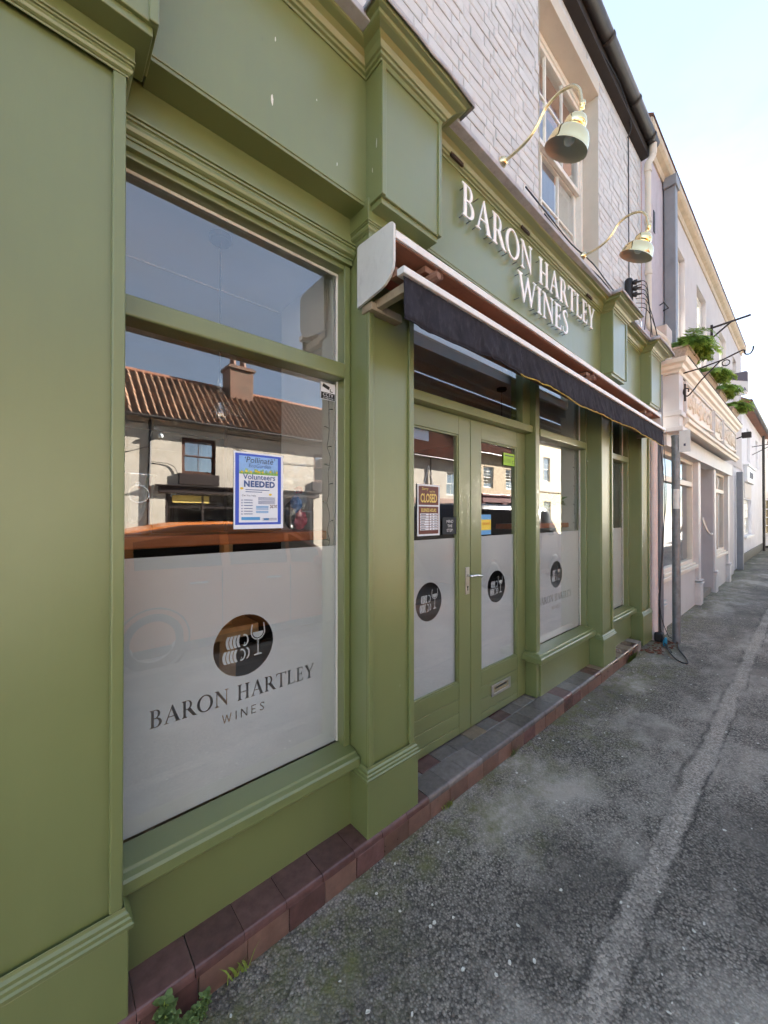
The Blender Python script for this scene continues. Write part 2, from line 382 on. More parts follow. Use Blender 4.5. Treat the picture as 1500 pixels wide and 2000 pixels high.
def link(o, parent=None):
    COL.objects.link(o)
    if parent is not None:
        o.parent = parent; o.matrix_parent_inverse = Matrix.Translation(parent.location).inverted() if parent.parent is None else Matrix.Identity(4)
    return o
def obj(name, bm, mat, parent=None, smooth=False, bevel=0., seg=2, shear=None):
    if shear:
        for v in bm.verts: v.co.z += shear(v.co.x)
    bmesh.ops.recalc_face_normals(bm, faces=bm.faces)
    me = bpy.data.meshes.new(name); bm.to_mesh(me); bm.free()
    return mobj(name, me, mat, parent, smooth, bevel, seg)
def mobj(name, me, mat, parent=None, smooth=False, bevel=0., seg=2):
    mats = mat if isinstance(mat, (list, tuple)) else [mat]
    for q in mats: me.materials.append(m_[q] if isinstance(q, str) else q)
    if smooth:
        for p in me.polygons: p.use_smooth = True
    o = bpy.data.objects.new(name, me)
    link(o, parent)
    if bevel:
        b = o.modifiers.new('edge', 'BEVEL'); b.width = bevel; b.segments = seg; b.limit_method = 'ANGLE'; b.angle_limit = R(38); b.harden_normals = False
    return o
def tag(o, label=None, cat=None, group=None, kind=None):
    if label: o['label'] = label
    if cat: o['category'] = cat
    if group: o['group'] = group
    if kind: o['kind'] = kind
    return o
def thing(name, label, cat, loc=(0, 0, 0), group=None):
    o = bpy.data.objects.new(name, None); o.empty_display_size = .2; COL.objects.link(o); o.location = loc
    return tag(o, label, cat, group)
def B(name, mat, parent, *boxes, bevel=.003, shear=None, seg=2):
    bm = bmesh.new()
    for b in boxes: box(bm, *b)
    return obj(name, bm, mat, parent, bevel=bevel, shear=shear, seg=seg)
def pieces(parent, name, mesh, mats, spots, key, limit=300):
    """spots: list of (Matrix, matname). nearest `limit` become objects sharing mesh data per material, the rest one joined stuff part"""
    spots = sorted(spots, key=key); cache = {}
    def me_for(mn):
        if mn not in cache:
            q = mesh.copy(); q.materials.clear(); q.materials.append(m_[mn]); cache[mn] = q
        return cache[mn]
    for mtx, mn in spots[:limit]:
        o = bpy.data.objects.new(name, me_for(mn)); link(o, parent); o.matrix_basis = mtx
    rest = spots[limit:]
    if rest:
        bm = bmesh.new(); order = []
        for mtx, mn in rest:
            if mn not in order: order.append(mn)
            n0 = len(bm.faces); nv = len(bm.verts)
            bm.from_mesh(mesh); bm.verts.ensure_lookup_table(); bm.faces.ensure_lookup_table()
            bmesh.ops.transform(bm, matrix=mtx, verts=bm.verts[nv:])
            for f in bm.faces[n0:]: f.material_index = order.index(mn)
        me = bpy.data.meshes.new(name); bm.to_mesh(me); bm.free()
        o = mobj(name, me, order, parent); o['kind'] = 'stuff'
def pane(name, parent, x0, x1, z0, z1, y, th=.006, face=-1):
    """solid pane, outer face reflective"""
    bm = bmesh.new(); box(bm, x0, x1, y, y - face * th, z0, z1)
    bmesh.ops.recalc_face_normals(bm, faces=bm.faces)
    for f in bm.faces: f.material_index = 0 if f.normal.y * face > .5 else 1
    me = bpy.data.meshes.new(name); bm.to_mesh(me); bm.free()
    return mobj(name, me, ['glass', 'glassback'], parent)
def wall_mesh(bm, x0, x1, z0, z1, y, depth, holes):
    """wall sheet at y with openings; reveals run `depth` in y"""
    xs = sorted({x0, x1, *[h[0] for h in holes], *[h[1] for h in holes]}); zs = sorted({z0, z1, *[h[2] for h in holes], *[h[3] for h in holes]})
    for i in range(len(xs) - 1):
        for j in range(len(zs) - 1):
            cx, cz = (xs[i] + xs[i + 1]) / 2, (zs[j] + zs[j + 1]) / 2
            if any(h[0] < cx < h[1] and h[2] < cz < h[3] for h in holes): continue
            quad(bm, (xs[i], y, zs[j]), (xs[i + 1], y, zs[j]), (xs[i + 1], y, zs[j + 1]), (xs[i], y, zs[j + 1]))
    for a, b, c, d in holes:
        y2 = y + depth
        for p, q in (((a, c), (b, c)), ((b, c), (b, d)), ((b, d), (a, d)), ((a, d), (a, c))):
            quad(bm, (p[0], y, p[1]), (q[0], y, q[1]), (q[0], y2, q[1]), (p[0], y2, p[1]))
# flat outlines (x,z loops) -> mesh, even-odd filled, optional thickness
def outline_mesh(name, loops, th=0.):
    cu = bpy.data.curves.new(name, 'CURVE'); cu.dimensions = '2D'; cu.fill_mode = 'BOTH'; cu.extrude = th / 2
    for lp in loops:
        s = cu.splines.new('POLY'); s.points.add(len(lp) - 1)
        for p, (x, z) in zip(s.points, lp): p.co = (x, z, 0, 1)
        s.use_cyclic_u = True
    o = bpy.data.objects.new(name, cu); COL.objects.link(o)
    dg = bpy.context.evaluated_depsgraph_get(); me = bpy.data.meshes.new_from_object(o.evaluated_get(dg))
    bpy.data.objects.remove(o); bpy.data.curves.remove(cu)
    me.transform(Matrix.Rotation(R(90), 4, 'X')); me.name = name; me.materials.clear()
    return me
def text_mesh(txt, size, th=0., align='CENTER', space=1.0, offset=0., shearx=0.):
    cu = bpy.data.curves.new('t', 'FONT'); cu.body = txt; cu.size = size; cu.align_x = align; cu.extrude = th / 2; cu.space_character = space; cu.offset = offset; cu.shear = shearx
    cu.resolution_u = 3
    o = bpy.data.objects.new('t', cu); COL.objects.link(o)
    dg = bpy.context.evaluated_depsgraph_get(); me = bpy.data.meshes.new_from_object(o.evaluated_get(dg))
    bpy.data.objects.remove(o); bpy.data.curves.remove(cu)
    me.transform(Matrix.Rotation(R(90), 4, 'X')); me.materials.clear(); return me
def text_part(txt, x, y, z, size, mat, parent, name='lettering', align='CENTER', sx=1., mirror=False, **kw):
    me = text_mesh(txt, size, align=align, **kw)
    me.transform(Matrix.Translation((x, y, z)) @ Matrix.Diagonal((-sx if mirror else sx, 1, 1, 1)))
    return mobj(name, me, mat, parent)
def arc(cx, cz, rx, rz, a0, a1, n=10):
    return [(cx + rx * math.cos(R(a0 + (a1 - a0) * i / n)), cz + rz * math.sin(R(a0 + (a1 - a0) * i / n))) for i in range(n + 1)]
def ribbon(pts, wid):
    P = [Vector((*p, 0)) for p in pts]; n = len(P); L_, Rr = [], []
    for i in range(n):
        d = (P[min(n - 1, i + 1)] - P[max(0, i - 1)]).normalized(); nn = Vector((-d.y, d.x, 0)); w = wid[i] if isinstance(wid, (list, tuple)) else wid
        L_.append(P[i] + nn * w / 2); Rr.append(P[i] - nn * w / 2)
    return [(p.x, p.y) for p in L_ + Rr[::-1]]
k, b_ = .03, .05
GL = {
 'H': (.81, [[(.015,0),(.30,0),(.30,k),(.225,k+b_),(.225,.47),(.575,.47),(.575,k+b_),(.50,k),(.50,0),(.785,0),(.785,k),(.71,k+b_),(.71,1-k-b_),(.785,1-k),(.785,1),(.50,1),(.50,1-k),(.575,1-k-b_),(.575,.525),(.225,.525),(.225,1-k-b_),(.30,1-k),(.30,1),(.015,1),(.015,1-k),(.09,1-k-b_),(.09,k+b_),(.015,k)]]),
 'I': (.33, [[(.02,0),(.305,0),(.305,k),(.23,k+b_),(.23,1-k-b_),(.305,1-k),(.305,1),(.02,1),(.02,1-k),(.095,1-k-b_),(.095,k+b_),(.02,k)]]),
 'T': (.74, [[(.225,0),(.515,0),(.515,k),(.4375,k+b_),(.4375,.945),(.65,.945),(.70,.80),(.73,.80),(.74,1),(0,1),(.01,.80),(.04,.80),(.09,.945),(.3025,.945),(.3025,k+b_),(.225,k)]]),
 'L': (.62, [[(.015,0),(.58,0),(.62,.24),(.59,.24),(.53,.06),(.225,.06),(.225,1-k-b_),(.30,1-k),(.30,1),(.015,1),(.015,1-k),(.09,1-k-b_),(.09,k+b_),(.015,k)]]),
 'E': (.58, [[(.015,0),(.52,0),(.56,.22),(.53,.22),(.47,.06),(.225,.06),(.225,.48),(.39,.48),(.42,.40),(.45,.40),(.45,.64),(.42,.64),(.39,.54),(.225,.54),(.225,.94),(.44,.94),(.48,.80),(.51,.80),(.50,1),(.015,1),(.015,1-k),(.09,1-k-b_),(.09,k+b_),(.015,k)]]),
 'N': (.85, [[(.02,0),(.255,0),(.255,k),(.165,k+b_),(.165,.80),(.715,-.02),(.745,-.02),(.745,1-k-b_),(.835,1-k),(.835,1),(.60,1),(.60,1-k),(.69,1-k-b_),(.69,.27),(.215,1),(0,1),(0,1-k),(.11,.93),(.11,k+b_),(.02,k)]]),
 'A': (.84, [[(0,0),(.25,0),(.25,k),(.16,.05),(.235,.33),(.53,.33),(.62,.05),(.55,k),(.55,0),(.86,0),(.86,k),(.80,.05),(.46,1.02),(.42,1.02),(.085,.05),(0,k)], [(.255,.385),(.51,.385),(.395,.80)]]),
 'W': (1.20, [[(0,1),(0,1-k),(.075,.95),(.36,-.02),(.40,-.02),(.61,.66),(.83,-.02),(.87,-.02),(1.14,.95),(1.22,.97),(1.22,1),(.99,1),(.99,.97),(1.08,.95),(.89,.26),(.67,1),(.61,1),(.405,.27),(.21,.95),(.29,.97),(.29,1)]]),
 'Y': (.78, [[(.25,0),(.55,0),(.55,k),(.47,k+b_),(.47,.45),(.72,.95),(.80,.97),(.80,1),(.57,1),(.57,.97),(.65,.95),(.44,.53),(.24,.95),(.31,.97),(.31,1),(0,1),(0,.97),(.06,.95),(.335,.45),(.335,k+b_),(.25,k)]]),
 'O': (.92, [arc(.45,.5,.45,.52,0,345,23), arc(.45,.5,.30,.465,0,345,23)]),
 'B': (.63, [[(.015,0)] + arc(.34,.27,.27,.27,-90,75) + arc(.32,.765,.21,.235,-60,90) + [(.015,1),(.015,1-k),(.09,1-k-b_),(.09,k+b_),(.015,k)], [(.225,.05)] + arc(.31,.27,.16,.22,-90,90) + [(.225,.49)], [(.225,.55)] + arc(.29,.755,.125,.205,-90,90) + [(.225,.96)]]),
 'R': (.76, [[(.015,0),(.30,0),(.30,k),(.225,k+b_),(.225,.45),(.30,.45),(.58,.05),(.66,0),(.84,0),(.84,.03),(.77,.05)] + arc(.32,.73,.235,.27,-50,90) + [(.015,1),(.015,1-k),(.09,1-k-b_),(.09,k+b_),(.015,k)], [(.225,.51)] + arc(.30,.735,.145,.225,-90,90) + [(.225,.96)]]),
 'S': (.54, [ribbon(smooth_pts([(.46,.78,0),(.42,.91,0),(.28,.975,0),(.13,.89,0),(.12,.74,0),(.25,.58,0),(.38,.44,0),(.43,.27,0),(.37,.10,0),(.22,.025,0),(.09,.09,0),(.05,.25,0)], 3) and [(p.x, p.y) for p in smooth_pts([(.46,.78,0),(.42,.91,0),(.28,.975,0),(.13,.89,0),(.12,.74,0),(.25,.58,0),(.38,.44,0),(.43,.27,0),(.37,.10,0),(.22,.025,0),(.09,.09,0),(.05,.25,0)], 3)],
        [(.025 + .115 * math.sin(math.pi * i / 33) ** 1.5) for i in range(34)])]),
 ' ': (.38, [])}
def serif_loops(txt, x0, z0, h, width=None, space=.07, thin=1.0):
    """returns [(char, loops)] set along x from x0, cap height h, optionally fitted to `width`"""
    tot = sum(GL[c][0] + space for c in txt) - space
    sx = (width / tot) if width else h
    x = x0; out = []
    for c in txt:
        w, lps = GL[c]
        if lps: out.append((c, [[(x + px * sx, z0 + pz * h) for px, pz in lp] for lp in lps]))
        x += (w + space) * sx
    return out

# ================================================================== THE SETTING
def ground_sheet():
    bm = bmesh.new()
    # the pavement near the camera is a fine, slightly uneven grid; it meets coarse sheets further off
    def grid(x0, x1, y0, y1, nx, ny, amp):
        vs = [[bm.verts.new((x0 + (x1 - x0) * i / nx, y0 + (y1 - y0) * j / ny,
               amp * (noise.noise(Vector(((x0 + (x1 - x0) * i / nx) * .9, (y0 + (y1 - y0) * j / ny) * 1.4, 0))) - .25) )) for j in range(ny + 1)] for i in range(nx + 1)]
        for i in range(nx):
            for j in range(ny): bm.faces.new((vs[i][j], vs[i + 1][j], vs[i + 1][j + 1], vs[i][j + 1]))
    grid(-1.5, 14, -1.25, 1.5, 240, 44, .007)
    grid(14, 60, -1.25, 6, 60, 8, .0); grid(-40, -1.5, -1.25, 1.5, 20, 3, 0)
    o = obj('pavement', bm, 'asphalt', smooth=True); tag(o, kind='structure')
    bm = bmesh.new(); box(bm, -40, 60, -1.40, -1.25, -.12, .004); box(bm, -40, 60, -8.35, -8.20, -.12, .004)
    tag(obj('kerb', bm, 'kerbstone', bevel=.012), kind='structure')
    bm = bmesh.new(); quad(bm, (-400, -400, -.14), (400, -400, -.14), (400, 400, -.14), (-400, 400, -.14))
    tag(obj('ground', bm, 'roadtar'), kind='structure')
    bm = bmesh.new(); quad(bm, (-60, -8.2, -.11), (60, -8.2, -.11), (60, -1.4, -.11), (-60, -1.4, -.11))
    tag(obj('road', bm, 'roadtar'), kind='structure')
    bm = bmesh.new()
    for i in range(-10, 14): quad(bm, (i * 4, -4.85, -.106), (i * 4 + 2, -4.85, -.106), (i * 4 + 2, -4.75, -.106), (i * 4, -4.75, -.106))
    tag(obj('road_marking', bm, 'roadwhite'), kind='structure')
    bm = bmesh.new(); box(bm, -40, 60, -10.4, -8.35, -.13, .0)
    tag(obj('far_pavement', bm, 'asphalt'), kind='structure')
ground_sheet()

# ================================================================== THE WINE SHOP
sag = lambda x: -.024 * max(0., x - 1.5)
shop = thing('wine_shop', 'sage green wine shop with painted brick upper wall and lettered fascia', 'shop', (2.7, 1.6, 0))
YW = 1.45                                             # upper brick wall face
UW = (2.97, 4.24, 3.95, 5.84)                         # upstairs window opening
X0, X1 = -1.2, 5.74
bm = bmesh.new(); wall_mesh(bm, X0, X1, 2.9, 6.12, YW + .008, .16, [UW])
quad(bm, (X1, YW + .008, 0), (X1, 9, 0), (X1, 9, 6.4), (X1, YW + .008, 6.4)); quad(bm, (X0, YW + .008, 0), (X0, 9, 0), (X0, 9, 6.4), (X0, YW + .008, 6.4))
uw = obj('upper_wall', bm, 'mortarpaint', shop)
def brick_mesh(L, H, D=.007, c=.010):
    bm = bmesh.new()
    a = [bm.verts.new((x, 0, z)) for x, z in ((-L/2, -H/2), (L/2, -H/2), (L/2, H/2), (-L/2, H/2))]
    f = [bm.verts.new((x, -D * .55, z)) for x, z in ((-L/2, -H/2), (L/2, -H/2), (L/2, H/2), (-L/2, H/2))]
    g = [bm.verts.new((x, -D, z)) for x, z in ((-L/2+c, -H/2+c), (L/2-c, -H/2+c), (L/2-c, H/2-c), (-L/2+c, H/2-c))]
    for i in range(4):
        j = (i + 1) % 4; bm.faces.new((a[i], a[j], f[j], f[i])); bm.faces.new((f[i], f[j], g[j], g[i]))
    bm.faces.new(g); bmesh.ops.recalc_face_normals(bm, faces=bm.faces)
    me = bpy.data.meshes.new('brick'); bm.to_mesh(me); bm.free(); return me
def lay_bricks():
    L, Hh, jt = .212, .066, .011
    me = brick_mesh(1, 1, 1, .0); # unit replaced below by scaled real meshes
    spots = []; z = 3.42; row = 0; str_m = brick_mesh(L, Hh); rng = random.Random(3)
    def place(x0, x1, zc):
        # clip against the window opening
        if UW[2] - .04 < zc < UW[3] + .14:
            lo, hi = UW[0] + .004, UW[1] - .004
            if zc > UW[3]: lo, hi = UW[0] - .08, UW[1] + .0
            if x0 >= lo and x1 <= hi: return
            if x0 < lo < x1: x1 = lo - .006
            elif x0 < hi < x1: x0 = hi + .012
        if x1 - x0 < .035: return
        xc = (x0 + x1) / 2
        mt = Matrix.Translation((xc, YW + .008 + rng.uniform(-.0025, .002), zc + rng.uniform(-.002, .002))) @ Matrix.Rotation(rng.uniform(-.007, .007), 4, 'Y') @ Matrix.Rotation(rng.uniform(-.012, .012), 4, 'Z') @ Matrix.Diagonal(((x1 - x0) / L, rng.uniform(.6, 1.3), rng.uniform(.97, 1.03), 1))
        spots.append((mt, 'brickpaint'))
    while z < 6.10:
        x = .35 + (0 if row % 2 == 0 else -.165); head = row % 2
        while x < 5.70:
            w = .102 if head else L
            w *= rng.uniform(.95, 1.05)
            x2 = min(x + w, 5.70); place(max(x, .35), x2, z); x = x2 + jt
            if x2 >= 5.70: break
            head = 1 - head
        z += Hh + jt; row += 1
    camv = Vector((0, 0, 1.55))
    vis = lambda s: (s[0].translation - camv).length + (0 if s[0].translation.x > 1.15 and s[0].translation.z < 1.55 + 1.45 * s[0].translation.x else 50)
    pieces(uw, 'brick', str_m, None, spots, vis, 300)
lay_bricks()
# plain rendered flat arch and reveals of the upstairs window
B('window_head', 'reveal', shop, (UW[0] - .07, UW[1] + .01, YW - .009, YW + .006, UW[3], UW[3] + .135), bevel=.004)
bm = bmesh.new()
for a, b2 in (((UW[0], UW[2]), (UW[0], UW[3])), ((UW[0], UW[3]), (UW[1], UW[3])), ((UW[1], UW[3]), (UW[1], UW[2]))):
    quad(bm, (a[0] + (.003 if a[0] == UW[0] else -.003), YW - .002, a[1] - .003), (b2[0] + (.003 if b2[0] == UW[0] else -.003), YW - .002, b2[1] - .003),
         (b2[0] + (.003 if b2[0] == UW[0] else -.003), YW + .17, b2[1] - .003), (a[0] + (.003 if a[0] == UW[0] else -.003), YW + .17, a[1] - .003))
obj('window_reveal', bm, 'reveal', shop)
def sash(parent, x0, x1, z0, z1, yf, cols=3, rows=2, face=-1, mat='sashwhite', bar=.022, stile=.055, name='sash_window'):
    """box sash: outer frame, two sliding sashes with glazing bars, panes; yf = outer face of frame"""
    s = -face; fw = .05
    win = B(name, mat, parent, (x0, x0 + fw, yf, yf + s * .10, z0, z1), (x1 - fw, x1, yf, yf + s * .10, z0, z1), (x0 + fw, x1 - fw, yf, yf + s * .10, z1 - fw, z1), (x0 + fw, x1 - fw, yf, yf + s * .10, z0, z0 + fw), bevel=.004)
    zm = (z0 + z1) / 2
    for up in (1, 0):
        a, b = (zm - .02, z1 - fw) if up else (z0 + fw, zm + .02)
        y = yf + s * (.012 if up else .052)
        xa, xb = x0 + fw, x1 - fw
        bs = [(xa, xa + stile, y, y + s * .035, a, b), (xb - stile, xb, y, y + s * .035, a, b), (xa + stile, xb - stile, y, y + s * .035, b - .045, b), (xa + stile, xb - stile, y, y + s * .035, a, a + .045)]
        ga, gb, gc, gd = xa + stile, xb - stile, a + .045, b - .045
        for i in range(1, cols):
            xx = ga + (gb - ga) * i / cols; bs.append((xx - bar / 2, xx + bar / 2, y + s * .006, y + s * .03, gc, gd))
        for j in range(1, rows):
            zz = gc + (gd - gc) * j / rows; bs.append((ga, gb, y + s * .008, y + s * .028, zz - bar / 2, zz + bar / 2))
        B('sash', mat, win, *bs, bevel=.003)
        pane('pane', win, ga, gb, gc, gd, y + s * .018, face=face)
    return win
sash(shop, UW[0] + .005, UW[1] - .005, UW[2], UW[3] - .004, YW + .145, 3, 2)
bm = bmesh.new(); quad(bm, (UW[0], YW + .45, UW[2]), (UW[1], YW + .45, UW[2]), (UW[1], YW + .45, UW[3]), (UW[0], YW + .45, UW[3]))
obj('curtain', bm, 'curtaingrey', shop)
B('window_sill', 'reveal', shop, (UW[0] - .06, UW[1] + .06, YW - .05, YW + .15, UW[2] - .08, UW[2]))
# eaves: dark soffit board, half-round black gutter with unions and brackets, roof slope
B('eaves_board', 'darksoffit', shop, (X0, X1 + .02, YW - .078, YW + .06, 6.10, 6.29))
bm = bmesh.new()
prof = [(.062 * math.cos(R(a)), .062 * math.sin(R(a))) for a in range(180, 361, 20)] + [(.055 * math.cos(R(a)), .055 * math.sin(R(a))) for a in range(360, 179, -20)]
sweep(bm, [(X0, YW - .125), (X1 + .06, YW - .125)], [(o, 6.245 + z) for o, z in prof])
obj('gutter', bm, 'blackgutter', shop, smooth=True)
for x in (.2, 1.5, 2.9, 4.15, 5.0, 5.62):
    bm = bmesh.new(); pr = [(.068 * math.cos(R(a)), .068 * math.sin(R(a))) for a in range(175, 366, 19)] + [(.063 * math.cos(R(a)), .063 * math.sin(R(a))) for a in range(365, 174, -19)]
    sweep(bm, [(x - .025, YW - .125), (x + .025, YW - .125)], [(o, 6.245 + z) for o, z in pr]); obj('gutter_union', bm, 'blackgutter', shop, smooth=True)
bm = bmesh.new(); box(bm, X0, X1, YW - .13, YW - .079, 6.262, 6.29); quad(bm, (X0, YW - .14, 6.292), (X1, YW - .14, 6.292), (X1, YW + 4, 8.9), (X0, YW + 4, 8.9)); quad(bm, (X0, YW + 8, 6.27), (X1, YW + 8, 6.27), (X1, YW + 4, 8.9), (X0, YW + 4, 8.9))
obj('roof', bm, 'pantile_brown', shop)
bm = bmesh.new(); tube(bm, smooth_pts([(3.2, YW - .085, 6.17), (3.9, YW - .07, 6.12), (4.6, YW - .09, 6.16), (5.1, YW - .06, 6.09), (5.15, YW - .01, 6.0)], 5), .006, 5); obj('gutter_cable', bm, 'cable', shop); bm = bmesh.new(); tube(bm, [(5.19, YW - .008, 6.05), (5.19, YW - .008, 3.6)], .006, 5)
obj('wall_cable', bm, 'cable', shop)
# cream downpipe with swan neck at the end of the brick wall
bm = bmesh.new(); xd = 5.66
tube(bm, [(xd + .06, YW - .13, 6.20), (xd + .06, YW - .13, 6.06)], .042, 12)
tube(bm, smooth_pts([(xd + .06, YW - .13, 6.07), (xd + .03, YW - .11, 6.0), (xd, YW - .09, 5.94), (xd, YW - .09, 5.86)], 3), .038, 12)
tube(bm, [(xd, YW - .09, 5.87), (xd, YW - .09, 4.0)], .034, 12)
tube(bm, smooth_pts([(xd, YW - .09, 4.02), (xd + .005, YW - .10, 3.9), (xd + .12, YW - .17, 3.80), (xd + .22, YW - .22, 3.74), (xd + .25, YW - .24, 3.62), (xd + .25, YW - .24, 3.48)], 4), .036, 12)
for zz in (5.84, 5.2, 4.55, 3.98): tube(bm, [(xd, YW - .09, zz), (xd, YW - .09, zz + .05)], .042, 12)
obj('downpipe', bm, 'pipecream', shop, smooth=False, bevel=0)

# ---- pilasters: plinth, moulded base, panelled shaft, capital, console
PIL = [(-.135, .184), (1.10, 1.395), (3.955, 4.26), (5.22, 5.555)]
YP, YS = 1.315, 1.332
BASE_PROF = [(0, .362), (.020, .362), (.022, .374), (.016, .378), (.016, .388), (.011, .392), (.011, .402), (.004, .408), (.002, .418), (0, .418)]
CAP_PROF = [(0, 2.824), (.003, 2.824), (.003, 2.829), (.006, 2.830), (.011, 2.834), (.014, 2.841), (.013, 2.848), (.010, 2.851), (.010, 2.854), (.016, 2.855), (.016, 2.859), (.013, 2.860), (.013, 2.863), (.019, 2.864), (.019, 2.868), (0, 2.868)]
def pilaster(i, a, b):
    p = obj_pil = B('pilaster', 'green', shop, (a, b, YS + .012, 1.56, .36, 2.93), bevel=.003)
    st = .033
    B('panel_frame', 'green', p, (a, a + st, YS - .003, YS + .013, .417, 2.827), (b - st, b, YS - .003, YS + .013, .417, 2.827), bevel=.005, seg=3)
    zb = .113 if i < 3 else .03
    B('plinth', 'green', p, (a - .018, b + .012, YP, 1.55, zb, .362), bevel=.004)
    bm = bmesh.new(); sweep(bm, [(a - .003, 1.55), (a - .003, YS), (b + .003, YS), (b + .003, 1.55)], BASE_PROF); obj('base_moulding', bm, 'green', p, bevel=.0015)
    bm = bmesh.new(); sweep(bm, [(a - .001, 1.55), (a - .001, YS - .002), (b + .001, YS - .002), (b + .001, 1.55)], CAP_PROF); obj('capital', bm, 'green', p, bevel=.0015)
    B('capital_block', 'green', p, (a - .018, b + .018, YS - .021, 1.55, 2.8665, 2.962 + (sag(a) if i > 1 else 0)), bevel=.003)
for i, (a, b) in enumerate(PIL): pilaster(i, a, b)
CON = [(-.185, .246), (1.088, 1.485), (3.945, 4.345), (5.205, 5.625)]
YF, YC = 1.335, 1.232                                  # fascia board and console faces
ZF0, ZF1 = 2.948, 3.545
for i, (a, b) in enumerate(CON):
    z = sag(a); c = B('console', 'green', shop, (a, b, YC, 1.40, 2.93 + z, ZF1 + z), bevel=.004)
    w = .024
    B('console_frame', 'green', c, (a + .0, a + w, YC - .008, YC + .002, 2.93 + z, 3.52 + z), (b - w, b, YC - .008, YC + .002, 2.93 + z, 3.52 + z), (a + w, b - w, YC - .008, YC + .002, 3.485 + z, 3.52 + z), bevel=.003)
    B('console_shelf', 'green', c, (a + .012, b - .012, YC + .012, 1.40, 2.905 + z, 2.932 + z), bevel=.003)
for a, b in ((CON[0][1], CON[1][0]), (CON[1][1], CON[2][0]), (CON[2][1], CON[3][0])):
    B('fascia_board', 'green', shop, (a - .002, b + .002, YF, 1.40, ZF0, ZF1), bevel=.003, shear=sag)
    B('fascia_soffit', 'green', shop, (a - .002, b + .002, YF + .004, 1.50, ZF0 - .012, ZF0 + .01), bevel=.002, shear=sag)
# moulded cornice breaking forward round each console, lead flashing on top
path = []
for a, b in CON: path += [(a, YF), (a, YC), (b, YC), (b, YF)]
path = [(-1.0, YF)] + path[0:]
path[1] = (CON[0][0], YF)
CORN = [(0, 3.500), (.006, 3.500), (.008, 3.509), (.018, 3.512), (.020, 3.522), (.028, 3.525), (.040, 3.540), (.056, 3.552), (.080, 3.558), (.088, 3.562), (.090, 3.574), (.108, 3.578), (.113, 3.590), (.113, 3.612), (0, 3.612)]
bm = bmesh.new(); sweep(bm, path, CORN)
obj('cornice', bm, 'green', shop, bevel=.0015, shear=sag)
def flashing():
    bm = bmesh.new(); rng = random.Random(5)
    pts = [path[0]]
    for i in range(len(path) - 1):
        a, b = Vector(path[i]), Vector(path[i + 1]); n = max(1, int((b - a).length / .09))
        for j in range(1, n + 1): pts.append(tuple(a.lerp(b, j / n)))
    n = len(pts); dirs = [Vector((pts[i + 1][0] - pts[i][0], pts[i + 1][1] - pts[i][1])).normalized() for i in range(n - 1)]
    R0 = []
    for i in range(n):
        d0, d1 = dirs[max(0, i - 1)], dirs[min(n - 2, i)]
        n0, n1 = Vector((d0.y, -d0.x)), Vector((d1.y, -d1.x)); mt = n0 + n1; mt = mt / max(.2, mt.length_squared / 2)
        w = .5 * noise.noise(Vector((pts[i][0] * 5.1, pts[i][1] * 3, 2))) + .5 * noise.noise(Vector((pts[i][0] * 13, 4, 1)))
        ring = []
        for o, z in ((.121 + .010 * w, 3.578 + .026 * w), (.123 + .008 * w, 3.604 + .008 * w), (.112, 3.618), (.03, 3.626), (-.10, 3.645 + .004 * w), (-.118, 3.652), (-.118, 3.60), (.10, 3.612)):
            ring.append(bm.verts.new((pts[i][0] + mt.x * max(o, -.115 if abs(pts[i][1] - YF) < .01 else -.22), pts[i][1] + mt.y * o if o > 0 else pts[i][1] + mt.y * o, z)))
        R0.append(ring)
    for i in range(n - 1):
        for j in range(8): bm.faces.new((R0[i][j], R0[i + 1][j], R0[i + 1][(j + 1) % 8], R0[i][(j + 1) % 8]))
    bm.faces.new(R0[0]); bm.faces.new(R0[-1][::-1])
    obj('lead_flashing', bm, 'lead', shop, smooth=True, shear=sag)
flashing()
B('lead_apron', 'lead', shop, (-1.0, 5.63, 1.20, YW + .002, 3.60, 3.628), bevel=.003, shear=lambda x: sag(x) - .002)
bm = bmesh.new(); rng = random.Random(8)
for r in range(3):
    y = 1.22 + .02 * r
    tube(bm, smooth_pts([(2.3 + .3 * r + .35 * i, y - .03 * rng.random() - (.0), 3.640 + .02 * rng.random() + sag(2.3 + .35 * i)) for i in range(6)], 4), .005, 5)
obj('sign_cable', bm, 'cable', shop)
# vents let into the bed mould
for x in (1.66, 2.42, 3.55): B('cornice_vent', 'darkwood', shop, (x, x + .11, YF - .034, YF - .02, 3.512 + sag(x), 3.533 + sag(x)), bevel=.002)

# a few pale scuffs where the paint is knocked back to undercoat
for x, z, w, h in ((.638, 3.095, .006, .028), (.650, 3.33, .004, .010), (.83, 3.23, .003, .006), (.93, 3.03, .003, .009), (.56, 3.42, .003, .012)):
    bm = bmesh.new(); q = random.Random(int(x * 999)); bm.faces.new([bm.verts.new((x + w * math.cos(a) * q.uniform(.5, 1), YF - .0006, z + h * math.sin(a) * q.uniform(.6, 1))) for a in (6.28 * j / 9 for j in range(9))]); obj('paint_scuff', bm, 'petal', shop)
for y, z, h in ((1.262, 3.17, .03), (1.29, 3.07, .014)):
    bm = bmesh.new(); q = random.Random(int(z * 999)); bm.faces.new([bm.verts.new((CON[1][0] - .0006, y + .004 * math.cos(a) * q.uniform(.4, 1), z + h * math.sin(a) * q.uniform(.6, 1))) for a in (6.28 * j / 9 for j in range(9))]); obj('paint_scuff', bm, 'petal', shop)

